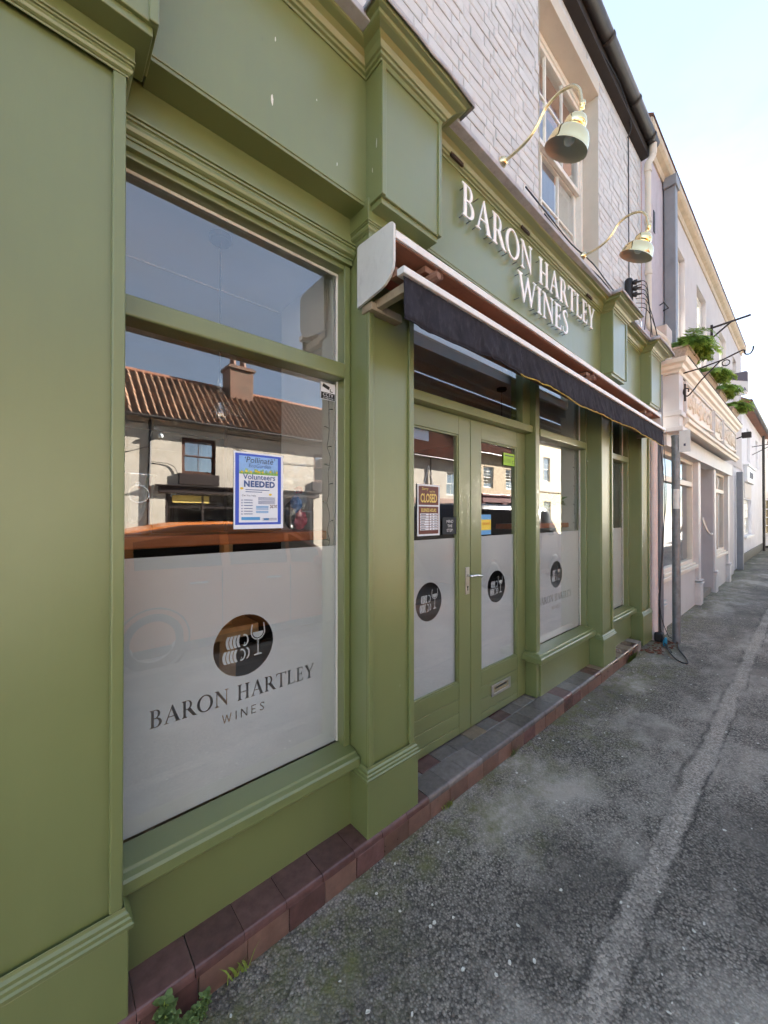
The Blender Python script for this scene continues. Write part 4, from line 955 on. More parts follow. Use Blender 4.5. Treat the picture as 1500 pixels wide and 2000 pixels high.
# fairy lights down the window edges
def fairy(x, z0, z1, label):
    t = thing('fairy_lights', label, 'lights', (x, 1.56, z0), 'fairy lights along the window edges')
    rng = random.Random(int(x * 10)); pts = []; z = z1
    while z > z0: pts.append((x + rng.uniform(-.008, .008), 1.556 + rng.uniform(-.004, .004), z)); z -= .045
    bm = bmesh.new(); tube(bm, smooth_pts(pts, 3), .0016, 5); obj('wire', bm, 'cable', t)
    for i, p in enumerate(pts[1::2]):
        bm = bmesh.new(); s = -1 if i % 2 else 1; tube(bm, [p, (p[0] + s * .016, p[1] + .004, p[2] + .006), (p[0] + s * .026, p[1] + .004, p[2] + .006)], [.0016, .003, .0025], 6); obj('bulb', bm, 'black', t)
fairy(1.035, .52, 2.10, 'thin black fairy light wire down the edge of the window nearest the camera'); fairy(3.90, 1.42, 2.14, 'thin black fairy light wire down the window beside the doors')
# CCTV sticker
t = thing('cctv_sticker', 'small black and white CCTV sticker at the top corner of the window', 'sticker', (1.01, YG - .002, 2.09))
B('sticker', 'paper', t, (.968, 1.048, YG - .0025, YG - .0008, 2.088, 2.168), bevel=0); B('sticker_band', 'black', t, (.970, 1.046, YG - .0032, YG - .0026, 2.09, 2.122), bevel=0)
bm = bmesh.new(); mt = Matrix.Translation((1.0, YG - .003, 2.148)) @ Matrix.Rotation(R(18), 4, 'Y'); v = box(bm, -.022, .016, -.0004, 0, -.008, .008); bmesh.ops.transform(bm, matrix=mt, verts=v); box(bm, 1.018, 1.022, YG - .0034, YG - .003, 2.127, 2.142); box(bm, 1.018, 1.034, YG - .0034, YG - .003, 2.127, 2.131); obj('camera_symbol', bm, 'black', t)
text_part('CCTV', 1.008, YG - .0036, 2.104, .022, 'paper', t); text_part('IN OPERATION', 1.008, YG - .0036, 2.094, .0085, 'paper', t)
# A4 poster taped inside the glass
def poster():
    yp = YG - .0022; x0, x1, z0, z1 = .568, .780, 1.492, 1.802
    t = thing('volunteer_poster', 'blue bordered Volunteers NEEDED poster taped to the window', 'poster', (.67, yp, z0))
    P = lambda n, m, a, b, c, d, lv: B(n, m, t, (x0 + a * (x1 - x0), x0 + b * (x1 - x0), yp - .0003 * lv, yp - .0003 * lv + .00025, z1 - d * (z1 - z0), z1 - c * (z1 - z0)), bevel=0)
    P('paper_sheet', 'paper', 0, 1, 0, 1, 0); P('blue_border', 'postercobalt', .03, .95, .022, .945, 1); P('white_field', 'paper', .10, .88, .05, .915, 2); P('sky_picture', 'postersky', .10, .88, .05, .285, 3)
    bm = bmesh.new(); rng = random.Random(4)
    for i in range(40):
        a = x0 + (x1 - x0) * (.10 + .78 * i / 40); w = (x1 - x0) * .78 / 40; hgt = (z1 - z0) * rng.uniform(.03, .085); zb = z1 - .285 * (z1 - z0); quad(bm, (a, yp - .0013, zb), (a + w * 1.1, yp - .0013, zb), (a + w * .7, yp - .0013, zb + hgt), (a + w * .2, yp - .0013, zb + hgt * .9))
    obj('meadow', bm, 'postergreen', t)
    bm = bmesh.new()
    for i in range(9): 
        c = (x0 + (x1 - x0) * rng.uniform(.12, .86), z1 - (z1 - z0) * rng.uniform(.235, .275)); bm.faces.new([bm.verts.new((c[0] + .0045 * math.cos(q), yp - .0016, c[1] + .0045 * math.sin(q))) for q in (6.28 * j / 7 for j in range(7))])
    obj('flowers', bm, 'yellow', t)
    cx = (x0 + x1) / 2; H = z1 - z0
    TX = lambda s, f, size, m, dx=0., **kw: text_part(s, cx + dx, yp - .002, z1 - f * H, size, m, t, **kw)
    TX("\u2018Pollinat\u00e8\u2019", .135, .034, 'ink', shearx=.15); TX('EcoGarden', .195, .021, 'inkblue', shearx=.2)
    TX('Volunteers', .352, .031, 'inkblue', offset=.0004, space=1.0); TX('NEEDED', .448, .033, 'inkblue', offset=.0016, space=1.1)
    TX('Can You Help', .575, .010, 'ink', -.045); 
    bm = bmesh.new()
    def line(a, b, f, hgt=.0026): quad(bm, (x0 + a * (x1 - x0), yp - .0018, z1 - f * H - hgt), (x0 + b * (x1 - x0), yp - .0018, z1 - f * H - hgt), (x0 + b * (x1 - x0), yp - .0018, z1 - f * H), (x0 + a * (x1 - x0), yp - .0018, z1 - f * H))
    for f in (.485, .512): line(.22, .70 if f < .5 else .55, f)
    for f in (.62, .655, .69, .73, .765, .80): line(.19, .36, f); line(.145, .165, f, .004)
    for f in (.585, .60, .615, .635, .65, .665): line(.47, .82, f, .0018)
    for f in (.86, .872, .885): line(.56, .86, f, .0015)
    obj('small_print', bm, 'inkblue', t)
    bm = bmesh.new(); 
    for f in (.70, .717, .735, .765, .782): line(.43, .68, f, .003)
    obj('date_lines', bm, 'postercyan', t)
    P('logo_bar', 'postercyan', .145, .51, .845, .885, 4); P('logo_chip', 'postercyan', .59, .69, .865, .89, 4)
    bm = bmesh.new()
    for c, s in (((.75, .705), .007), ((.83, .70), .006)):
        X, Z = x0 + c[0] * (x1 - x0), z1 - c[1] * H
        for q in (.7, 2.4, 3.9, 5.5): quad(bm, (X, yp - .0019, Z), (X + s * math.cos(q - .35), yp - .0019, Z + s * math.sin(q - .35)), (X + 1.4 * s * math.cos(q), yp - .0019, Z + 1.4 * s * math.sin(q)), (X + s * math.cos(q + .35), yp - .0019, Z + s * math.sin(q + .35)))
    obj('butterflies', bm, 'signmaroon', t)
    bm = bmesh.new()
    for c in ((.15, .475), (.72, .545)):
        X, Z = x0 + c[0] * (x1 - x0), z1 - c[1] * H; bm.faces.new([bm.verts.new((X + .007 * math.cos(q), yp - .0019, Z + .0045 * math.sin(q))) for q in (6.28 * j / 10 for j in range(10))])
    obj('bees', bm, 'yellow', t)
poster()
# hanging CLOSED / hours sign
def closed():
    y = YD + .014; x0, x1, z0, z1 = 1.655, 1.858, 1.422, 1.732
    t = thing('closed_sign', 'maroon and white CLOSED sign with opening hours hanging inside the door', 'sign', (1.755, y, z0))
    P = lambda n, m, a, b, c, d, lv: B(n, m, t, (x0 + a * (x1 - x0), x0 + b * (x1 - x0), y - .0006 * lv, y - .0006 * lv + .0005, z1 - d * (z1 - z0), z1 - c * (z1 - z0)), bevel=0)
    P('board', 'paper', 0, 1, 0, 1, 0); P('upper_panel', 'signmaroon', .06, .94, .035, .40, 1); P('lower_panel', 'signmaroon', .06, .94, .43, .965, 1)
    cx = (x0 + x1) / 2; H = z1 - z0
    text_part('Sorry', cx - .035, y - .0016, z1 - .115 * H, .026, 'signgold', t, shearx=.25); text_part("we're", cx + .03, y - .0016, z1 - .155 * H, .022, 'signgold', t, shearx=.25)
    me = text_mesh('CLOSED', .05, offset=.0012); me.transform(Matrix.Translation((cx, y - .0016, z1 - .345 * H)) @ Matrix.Diagonal((.80, 1, 1.45, 1))); mobj('lettering', me, 'signgold', t)
    me = text_mesh('BUSINESS HOURS', .022, offset=.0005); me.transform(Matrix.Translation((cx, y - .0016, z1 - .535 * H)) @ Matrix.Diagonal((.80, 1, 1.35, 1))); mobj('lettering', me, 'signgold', t)
    for r in range(7):
        f = .565 + r * .048
        P('hours_cell', 'paper', .12, .50, f, f + .038, 2); P('hours_cell', 'paper', .53, .90, f, f + .038, 2)
    bm = bmesh.new(); rng = random.Random(6)
    for r in range(7):
        zc = z1 - (.565 + r * .048 + .022) * H
        for a, b in ((.15, .15 + rng.uniform(.14, .24)), (.60, .68), (.74, .86)): quad(bm, (x0 + a * (x1 - x0), y - .0019, zc - .002), (x0 + b * (x1 - x0), y - .0019, zc - .002), (x0 + b * (x1 - x0), y - .0019, zc + .002), (x0 + a * (x1 - x0), y - .0019, zc + .002))
    obj('hours_writing', bm, 'ink', t)
    bm = bmesh.new(); tube(bm, [(cx - .04, y, z1), (cx, y, z1 + .115), (cx + .04, y, z1)], .0016, 5); obj('cord', bm, 'paper', t)
closed()
t = thing('step_notice', 'grey chalkboard notice reading MIND THE STEP inside the door', 'notice', (1.955, YD + .013, 1.425))
B('board', 'chalk', t, (1.885, 2.028, YD + .0125, YD + .0145, 1.425, 1.532), bevel=0)
for s, z in (('MIND', 1.497), ('THE', 1.468), ('STEP!', 1.440)): text_part(s, 1.957, YD + .0115, z, .027, 'chalkwhite', t)
t = thing('rainbow_leaflet', 'blue yellow and orange leaflet in the lower corner of the right door glass', 'leaflet', (2.36, YD + .013, 1.41))
for i, (mn, a, b) in enumerate((('postercyan', 1.515, 1.55), ('yellow', 1.44, 1.515), ('postercyan', 1.408, 1.44))): B('leaflet_band', mn, t, (2.300, 2.428, YD + .0125, YD + .0145, a, b), bevel=0)
text_part('closed', 2.364, YD + .0115, 1.478, .034, 'orangeink', t)
t = thing('rating_card', 'lime green card with a letter C at the top of the right door glass', 'card', (2.69, YD + .013, 1.93))
B('card', 'lime', t, (2.600, 2.758, YD + .0125, YD + .0145, 1.925, 2.018), bevel=0); text_part('C', 2.735, YD + .0115, 1.940, .04, 'ink', t)
bm = bmesh.new()
for i in range(6): quad(bm, (2.615 + .017 * i, YD + .0118, 1.945), (2.618 + .017 * i, YD + .0118, 1.945), (2.618 + .017 * i, YD + .0118, 1.975), (2.615 + .017 * i, YD + .0118, 1.975))
quad(bm, (2.612, YD + .0118, 1.995), (2.745, YD + .0118, 1.995), (2.745, YD + .0118, 2.002), (2.612, YD + .0118, 2.002)); obj('small_print', bm, 'ink', t)
t = B('pale_sheet', 'lightblue', None, (1.565, 1.78, YD + .034, YD + .036, 2.0, 2.066), bevel=0); tag(t, 'plain pale blue sheet at the top of the left door glass', 'sheet')

# ================================================================== STREET THINGS BY THE SHOP
t = thing('sign_pole', 'grey steel pole with a small white plate on the pavement', 'pole', (5.78, 1.115, 0))
bm = bmesh.new(); tube(bm, [(5.78, 1.115, -.02), (5.78, 1.115, 2.50)], .043, 20); obj('post', bm, 'galv', t, smooth=False)
B('sign_plate', 'whitepaint', t, (5.74, 5.745, .965, 1.075, 2.30, 2.56), bevel=.002); B('plate_mark', 'ink', t, (5.7385, 5.7399, 1.01, 1.03, 2.37, 2.40), bevel=0)
bm = bmesh.new(); tube(bm, [(5.78, 1.115, 2.36), (5.78, 1.115, 2.385)], .048, 20); tube(bm, [(5.78, 1.115, 2.49), (5.78, 1.115, 2.515)], .048, 20); box(bm, 5.745, 5.76, 1.0, 1.1, 2.365, 2.38); obj('clip', bm, 'galv', t)
bm = bmesh.new(); rr = .0445
for a in range(150, 235, 12):
    p = [(5.78 + rr * math.cos(R(q)), 1.115 + rr * math.sin(R(q))) for q in (a, a + 12)]; quad(bm, (*p[0], 1.62), (*p[1], 1.62), (*p[1], 1.86), (*p[0], 1.86))
obj('sticker', bm, 'platewhite', t)
t = thing('drainpipe', 'grey round drainpipe between the green shop and the pink shop', 'pipe', (5.80, 1.27, 0))
bm = bmesh.new(); tube(bm, [(5.80, 1.275, .05), (5.80, 1.275, 3.3)], .028, 14); 
for z in (.75, 2.1): tube(bm, [(5.80, 1.275, z), (5.80, 1.275, z + .06)], .033, 14)
obj('pipe', bm, 'pipegrey', t)
t = thing('soil_pipe', 'pale pink painted pipe against the end of the green shop', 'pipe', (5.68, 1.32, 0))
bm = bmesh.new(); tube(bm, [(5.685, 1.33, 0), (5.685, 1.33, 3.2)], .05, 14); tube(bm, [(5.685, 1.33, .58), (5.685, 1.33, .62)], .056, 14); obj('pipe', bm, 'pipepink', t)
t = thing('cable_bundle', 'loop of dark cable with a blue tie lying at the foot of the pole', 'cable', (5.7, 1.15, 0))
bm = bmesh.new()
tube(bm, smooth_pts([(5.70, 1.27, .5), (5.69, 1.26, .14), (5.62, 1.22, .06), (5.35, 1.12, .02), (5.05, .98, .012), (4.98, .88, .012), (5.12, .90, .012), (5.45, 1.03, .012), (5.74, 1.10, .012), (5.86, 1.2, .02)], 6), .007, 7)
tube(bm, smooth_pts([(5.72, 1.27, .3), (5.66, 1.24, .05), (5.5, 1.16, .02), (5.25, 1.06, .015)], 5), .006, 7)
tube(bm, smooth_pts([(5.74, 1.28, 2.6), (5.79, 1.235, 1.9), (5.78, 1.24, 1.3), (5.75, 1.27, .6), (5.72, 1.27, .2), (5.68, 1.22, .04)], 6), .004, 6)
tube(bm, smooth_pts([(5.76, 1.24, 2.6), (5.81, 1.22, 1.8), (5.76, 1.25, 1.2), (5.73, 1.27, .4), (5.80, 1.2, .04)], 6), .004, 6)
obj('cable', bm, 'cable', t, smooth=True)
bm = bmesh.new(); tube(bm, [(5.52, 1.18, .0), (5.51, 1.175, .05), (5.49, 1.16, .10)], [.02, .022, .012], 8); obj('tie', bm, 'bluetie', t)
B('junction', 'black', t, (5.60, 5.72, 1.22, 1.31, 0, .11), bevel=.02)

# fallen leaves and crumbs in the corner, pale petals scattered on the pavement
def scatter(name, mat, n, fx, seed, size, label, cat):
    bm = bmesh.new(); rng = random.Random(seed)
    for i in range(n):
        x, y = fx(rng); s = size * rng.uniform(.5, 1.4); a = rng.uniform(0, 6.28); kx, ky = math.cos(a), math.sin(a); el = rng.uniform(.35, .8); top = []; z = .006 * (noise.noise(Vector((x * .9, y * 1.4, 0)))) + .004
        for j in range(7):
            q = 6.28 * j / 7; px, py = s * math.cos(q) * rng.uniform(.8, 1.1), s * el * math.sin(q); top.append(bm.verts.new((x + px * kx - py * ky, y + px * ky + py * kx, z + s * rng.uniform(.05, .5))))
        f = bm.faces.new(top); r = bmesh.ops.extrude_face_region(bm, geom=[f]); bmesh.ops.translate(bm, verts=[v for v in r['geom'] if isinstance(v, bmesh.types.BMVert)], vec=(0, 0, -s * .18 - .001))
    return tag(obj(name, bm, mat), label, cat, kind='stuff')
scatter('fallen_leaves', 'deadleaf', 46, lambda r: (r.uniform(5.05, 5.75), r.uniform(1.10, 1.32)), 3, .022, 'brown dead leaves heaped in the corner by the pole', 'leaves')
scatter('petals', 'petal', 230, lambda r: (.3 + 9 * r.random() ** 1.7, r.uniform(.05, 1.28)), 12, .0062, 'pale petals and crumbs scattered on the pavement', 'litter')
# weeds and grass at the foot of the step
def leaf_quad(bm, p, d, n, l, w):
    s = d.cross(n).normalized() * w; m = p + d * l * .5 + n * l * .08
    vs = [p, p + d * l * .25 + s * .7, m + s, p + d * l * .8 + s * .6, p + d * l - n * l * .12, p + d * l * .8 - s * .6, m - s, p + d * l * .25 - s * .7]
    bm.faces.new([bm.verts.new(v) for v in vs])
def weed(x, y, hgt, spread, n, label, seed, lw=.011):
    t = thing('weed', label, 'weed', (x, y, 0), 'weeds growing at the foot of the tiled step'); rng = random.Random(seed); bs, bl = bmesh.new(), bmesh.new()
    for i in range(n):
        a = rng.uniform(0, 6.28); tip = Vector((x + spread * math.cos(a) * rng.random(), y - abs(spread * math.sin(a)) * rng.random() * .8, hgt * rng.uniform(.5, 1.0))); root = Vector((x + rng.uniform(-.012, .012), y, 0))
        P = smooth_pts([root, root.lerp(tip, .5) + Vector((0, 0, hgt * .12)), tip], 4); tube(bs, P, .0011, 5)
        for j, p in enumerate(P[1:]):
            for q in range(2):
                an = rng.uniform(0, 6.28); d = Vector((math.cos(an), math.sin(an), rng.uniform(-.1, .6))).normalized(); leaf_quad(bl, p, d, Vector((0, 0, 1)), lw * rng.uniform(1.3, 2.6), lw * rng.uniform(.5, .9))
    obj('stem', bs, 'grassblade', t); obj('leaves', bl, 'weedleaf', t)
weed(.288, 1.285, .125, .03, 6, 'tall broad-leafed weed against the tiled step at the bottom edge', 1, .014); weed(.335, 1.265, .055, .055, 12, 'low bushy weed against the tiled step at the bottom edge', 2, .009); weed(.375, 1.262, .075, .03, 7, 'small upright weed beside the low bushy weed', 5, .007)
def grass(x, y, n, hgt, spread, label, seed):
    bm = bmesh.new(); rng = random.Random(seed)
    for i in range(n):
        a = rng.uniform(3.0, 6.4); r0 = Vector((x + rng.uniform(-spread, spread), y + rng.uniform(-.01, 0), 0)); l = hgt * rng.uniform(.5, 1.1); e = r0 + Vector((math.cos(a) * l * .6, math.sin(a) * l * .35, l)); m = r0.lerp(e, .5) + Vector((0, 0, l * .15)); s = Vector((.0024, .0010, 0))
        quad(bm, r0 - s, r0 + s, m + s, m - s); bm.faces.new([bm.verts.new(v) for v in (m - s, m + s, e)])
    tag(obj('grass_tuft', bm, 'grassblade'), label, 'grass', 'grass tufts along the tiled step')
for i, (x, n, hh, sp, l) in enumerate(((.50, 16, .075, .04, 'wispy grass tuft at the step below the nearest window'), (1.62, 40, .045, .04, 'small grass tuft at the step under the left door leaf'), (2.30, 46, .05, .045, 'small grass tuft at the step under the right door leaf'), (4.70, 160, .08, .14, 'mossy grass tuft at the far end of the tiled step'))): grass(x, 1.300, n, hh, sp, l, i)

# ================================================================== THE PINK CAFE NEXT DOOR
cafe = thing('cafe_building', 'pink rendered cafe building with a carved cream sign board', 'building', (10.5, 1.6, 0))
CW = [(7.45, 8.25), (9.25, 10.22), (11.85, 12.9), (14.1, 14.85)]
bm = bmesh.new(); wall_mesh(bm, 5.745, 7.1, 2.9, 6.45, 1.452, .2, []); obj('lilac_wall', bm, 'lilacrender', cafe)
bm = bmesh.new(); wall_mesh(bm, 7.1, 16.0, 2.9, 6.45, 1.450, .22, [(a, b, 4.15, 5.92) for a, b in CW]); quad(bm, (16, 1.45, 0), (16, 9, 0), (16, 9, 6.5), (16, 1.45, 6.5)); quad(bm, (5.75, 1.6, 5.9), (5.75, 9, 5.9), (5.75, 9, 6.5), (5.75, 1.6, 6.5)); obj('upper_wall', bm, 'pinkrender', cafe)
for a, b in CW: sash(cafe, a + .004, b - .004, 4.15, 5.916, 1.53, 2, 2)
bm = bmesh.new(); sweep(bm, [(5.78, 1.452), (16.0, 1.452)], [(0, 6.40), (.02, 6.40), (.035, 6.44), (.035, 6.47), (.09, 6.50), (.12, 6.53), (.125, 6.60), (.10, 6.62), (0, 6.63)]); obj('eaves_cornice', bm, 'stonecornice', cafe, bevel=.004)
bm = bmesh.new(); quad(bm, (5.76, 1.32, 6.635), (16, 1.32, 6.635), (16, 5.5, 9.4), (5.76, 5.5, 9.4)); obj('roof', bm, 'pantile_brown', cafe)
B('square_downpipe', 'pipegrey', cafe, (6.80, 6.94, 1.30, 1.44, 3.35, 6.42), (6.76, 6.98, 1.28, 1.44, 6.30, 6.45), bevel=.01)
B('air_brick', 'black', cafe, (6.28, 6.36, 1.444, 1.45, 5.45, 5.75), bevel=.003)
B('alarm_box', 'alarmbox', cafe, (6.12, 6.42, 1.27, 1.45, 3.78, 4.06), bevel=.012)
bm = bmesh.new(); tube(bm, [(6.5, 1.43, 4.5), (6.5, 1.38, 4.52), (6.72, 1.37, 4.52), (6.72, 1.44, 4.5)], .008, 6); obj('pipe_strap', bm, 'cable', cafe); bm = bmesh.new(); tube(bm, smooth_pts([(6.35, 1.3, 3.8), (6.5, 1.2, 3.5), (6.3, 1.15, 3.45), (6.1, 1.1, 3.52)], 5), .006, 5); obj('wall_cable', bm, 'cable', cafe)
# sign board with its end pier, cornice, brackets and relief
B('sign_board', 'pinkpaint', cafe, (6.02, 11.30, 1.14, 1.45, 2.74, 3.34), bevel=.006)
B('sign_pier', 'pinkpaint', cafe, (5.98, 6.20, 1.115, 1.45, 2.66, 3.38), (5.95, 6.235, 1.075, 1.45, 2.60, 2.66), (5.96, 6.225, 1.09, 1.45, 2.80, 2.86), bevel=.006)
bm = bmesh.new(); sweep(bm, [(5.97, 1.44), (5.97, 1.13), (11.36, 1.13), (11.36, 1.44)], [(0, 3.33), (.02, 3.33), (.03, 3.36), (.06, 3.38), (.07, 3.42), (.10, 3.44), (.115, 3.49), (0, 3.50)]); obj('sign_cornice', bm, 'creampaint', cafe, bevel=.003)
bm = bmesh.new(); sweep(bm, [(6.24, 1.14), (11.34, 1.14)], [(0, 2.70), (.03, 2.70), (.05, 2.735), (.075, 2.75), (.08, 2.79), (.045, 2.81), (.02, 2.845), (0, 2.85)]); obj('lower_moulding', bm, 'creampaint', cafe, bevel=.003)
B('cornice_lead', 'darksoffit', cafe, (5.95, 11.38, 1.015, 1.45, 3.497, 3.512), bevel=.003)
B('frieze', 'pinkpaint', cafe, (6.05, 12.1, 1.26, 1.45, 2.45, 2.705), bevel=.004)
def relief(x0, x1, n, seed):
    p = B('relief_panel', 'creampaint', cafe, (x0, x1, 1.118, 1.145, 2.90, 3.27), bevel=.004)
    B('panel_frame', 'pinkpaint', p, (x0 - .035, x0, 1.095, 1.145, 2.87, 3.30), (x1, x1 + .035, 1.095, 1.145, 2.87, 3.30), (x0, x1, 1.095, 1.145, 3.27, 3.30), bevel=.006)
    bm = bmesh.new(); sweep(bm, [(0, 0), (1, 0)], [(0, 0)], False, False) if False else None
    pts = [(x0 - .03 + (x1 - x0 + .06) * i / 24, 1.105, 2.89 - .035 * math.sin(math.pi * i / 24) + .03 * (i / 24)) for i in range(25)]
    tube(bm, pts, .016, 8); obj('panel_scroll', bm, 'creampaint', p, smooth=True)
    rng = random.Random(seed); x = x0 + .06
    while x < x1 - .09:
        w = rng.uniform(.05, .11); zc = 3.09; hh = rng.uniform(.09, .15)
        kind = rng.randrange(3); bm = bmesh.new()
        if kind == 0: tube(bm, [(x, 1.112, zc - hh), (x, 1.108, zc + hh)], .014, 6)
        elif kind == 1: tube(bm, [(x + w / 2 + w / 2 * math.cos(q), 1.11, zc + hh * .7 * math.sin(q)) for q in (math.pi * 2 * j / 12 for j in range(12))], .013, 6)
        else: tube(bm, smooth_pts([(x, 1.11, zc - hh), (x + w * .5, 1.108, zc + hh * .2), (x, 1.11, zc + hh * .6), (x + w, 1.11, zc + hh)], 3), .013, 6)
        obj('relief_carving', bm, 'creampaint', p, smooth=True); x += w + .045
relief(6.33, 8.28, 14, 1); relief(8.50, 9.30, 5, 2); relief(9.50, 11.16, 11, 3)
# cafe shopfront
CP = [(5.955, 6.10), (8.42, 8.62), (10.02, 10.22), (11.88, 12.08)]
for i, (a, b) in enumerate(CP):
    p = B('pier', 'pinkpaint', cafe, (a, b, 1.31, 1.46, .4, 2.62), bevel=.006)
    B('pier_base', 'pinkpaint', p, (a - .02, b + .02, 1.285, 1.46, -.02, .36), (a - .035, b + .035, 1.27, 1.46, .361, .385), (a - .028, b + .028, 1.278, 1.46, .41, .43), bevel=.006)
def cafe_window(x0, x1, cols):
    w = B('cafe_window', 'pinkpaint', cafe, (x0, x1, 1.36, 1.47, -.02, .64), bevel=.004)
    B('sill', 'creampaint', w, (x0, x1, 1.315, 1.47, .641, .70), (x0, x1, 1.35, 1.47, .701, .735), bevel=.008)
    B('window_frame', 'creampaint', w, (x0, x0 + .07, 1.385, 1.46, .735, 2.46), (x1 - .07, x1, 1.385, 1.46, .735, 2.46), (x0 + .07, x1 - .07, 1.386, 1.46, 2.40, 2.46), (x0 + .07, x1 - .07, 1.375, 1.46, 2.02, 2.10), (x0 + .07, x1 - .07, 1.386, 1.46, .735, .79), *[(x0 + (x1 - x0) * i / cols - .02, x0 + (x1 - x0) * i / cols + .02, 1.388, 1.458, .735, 2.46) for i in range(1, cols)], bevel=.005)
    pane('pane', w, x0 + .05, x1 - .05, .76, 2.04, 1.425); pane('pane', w, x0 + .05, x1 - .05, 2.08, 2.42, 1.425)
cafe_window(6.10, 8.42, 1); cafe_window(10.22, 11.88, 2)
B('door_recess', 'pinkrender', cafe, (9.98, 10.02, 1.33, 2.4, 0, 2.62), bevel=.003); B('door_recess', 'pinkrender', cafe, (8.62, 8.66, 1.33, 2.4, 0, 2.62), bevel=.003); B('door_leaf', 'pinkpaint', cafe, (8.66, 9.98, 2.3, 2.36, .1, 2.5), bevel=.004)
bm = bmesh.new(); tube(bm, smooth_pts([(8.70, 1.30, 1.50), (8.70, 1.29, 1.42), (8.72, 1.24, 1.26), (8.76, 1.20, 1.20), (8.82, 1.19, 1.22)], 4), .018, 8); obj('hand_rail', bm, 'satin', cafe, smooth=True)
B('door_step', 'kerbstone', cafe, (8.62, 10.02, 1.36, 2.3, -.02, .10), bevel=.01)
B('cafe_interior', 'darkwood', cafe, (6.05, 12.0, 3.4, 3.45, 0, 2.6), (6.0, 12.05, 1.5, 3.4, 2.62, 2.66), bevel=0)
B('lower_wall', 'pinkrender', cafe, (12.09, 13.6, 1.40, 1.47, -.02, 2.95), bevel=.004)
bm = bmesh.new(); 
wall_mesh(bm, 13.6, 16.0, 0, 2.95, 1.47, .1, []); obj('white_brick_wall', bm, 'whitewash', cafe)
B('green_pipe', 'pipegrey', cafe, (14.6, 14.76, 1.30, 1.44, 0, 2.75), bevel=.02)
# window boxes with ferns on the cafe sign
def fern(parent, c, n, L, seed, mat):
    bm = bmesh.new(); rng = random.Random(seed)
    for i in range(n):
        a = rng.uniform(0, 6.28); d = Vector((math.cos(a) * 1.0 + .35, math.sin(a) * .8 - .35, 0)); d = d / max(.5, d.length); l = L * rng.uniform(.6, 1.15); up = rng.uniform(.3, .9); b0 = Vector(c) + Vector((rng.uniform(-.22, .22), rng.uniform(-.04, .06), 0))
        P = smooth_pts([b0, b0 + d * l * .35 + Vector((0, 0, l * .50 * up)), b0 + d * l * .75 + Vector((0, 0, l * .42 * up)), b0 + d * l + Vector((0, 0, -l * .05))], 4)
        for j in range(1, len(P)):
            dd = (P[j] - P[j - 1]).normalized(); s = dd.cross(Vector((0, 0, 1))).normalized(); w = L * .22 * math.sin(math.pi * (j / len(P)) ** .8) + .01
            for sg_ in (-1, 1):
                for q in (0, .25, .5, .75):
                    p = P[j - 1].lerp(P[j], q); tip = p + s * sg_ * w + dd * w * .5 + Vector((0, 0, rng.uniform(-.03, .02))); e = dd * .0045; bm.faces.new([bm.verts.new(v) for v in (p - e, p.lerp(tip, .5) - e * 1.3, tip, p.lerp(tip, .5) + e * 1.3, p + e)])
    o = obj('fern_foliage', bm, mat, parent); return o
PLN = [(6.12, 6.80, 'stone window box of ferns nearest the green shop, on the cafe sign'), (7.52, 8.38, 'second stone window box of ferns along the cafe sign'), (8.72, 9.50, 'third stone window box of ferns along the cafe sign'), (10.30, 11.12, 'last stone window box of ferns at the far end of the cafe sign')]
for i, (a, b, l) in enumerate(PLN):
    t = thing('window_box', l, 'planter', ((a + b) / 2, 1.15, 3.513), 'fern window boxes on the cafe sign')
    bm = bmesh.new(); A = [(a + .05, 1.10), (b - .05, 1.10), (b - .05, 1.26), (a + .05, 1.26)]; C = [(a, 1.05), (b, 1.05), (b, 1.30), (a, 1.30)]
    lo = [bm.verts.new((*p, 3.514)) for p in A]; hi = [bm.verts.new((*p, 3.70)) for p in C]
    for j in range(4): bm.faces.new((lo[j], lo[(j + 1) % 4], hi[(j + 1) % 4], hi[j]))
    bm.faces.new(lo[::-1]); bm.faces.new(hi); obj('box', bm, 'planter', t, bevel=.006)
    B('rim', 'planter', t, (a - .012, b + .012, 1.038, 1.06, 3.688, 3.715), (a - .012, a + .012, 1.06, 1.31, 3.688, 3.715), (b - .012, b + .012, 1.06, 1.31, 3.688, 3.715), bevel=.004)
    fern(t, ((a + b) / 2, 1.15, 3.71), 46, .34, 20 + i, 'fern_dark'); fern(t, ((a + b) / 2 + .05, 1.10, 3.71), 42, .31, 40 + i, 'fern_light')
# wrought iron bracket on the near end of the cafe sign
t = thing('iron_bracket', 'black wrought iron hanging bracket with scrolls on the cafe sign', 'bracket', (6.1, 1.1, 3.1))
bm = bmesh.new(); X = 6.14
tube(bm, [(X, 1.12, 3.36), (X, .95, 3.375), (X, .72, 3.42), (X, .58, 3.47)], .009, 6); tube(bm, smooth_pts([(X, .58, 3.47), (X, .53, 3.48), (X, .52, 3.43), (X, .48, 3.42), (X, .455, 3.46), (X, .45, 3.50)], 4), .008, 6)
tube(bm, smooth_pts([(X, .74, 3.415), (X, .92, 3.23), (X, 1.0, 3.12), (X, 1.06, 3.06), (X, 1.10, 3.10), (X, 1.09, 3.16), (X, 1.05, 3.15), (X, 1.05, 3.11)], 4), .008, 6)
tube(bm, [(X, .69 + .035 * math.cos(q), 3.375 + .035 * math.sin(q)) for q in (6.28 * j / 14 for j in range(15))], .006, 6); tube(bm, [(X, 1.085, 3.0), (X, 1.085, 3.22)], .012, 6)
obj('ironwork', bm, 'iron', t, smooth=True)
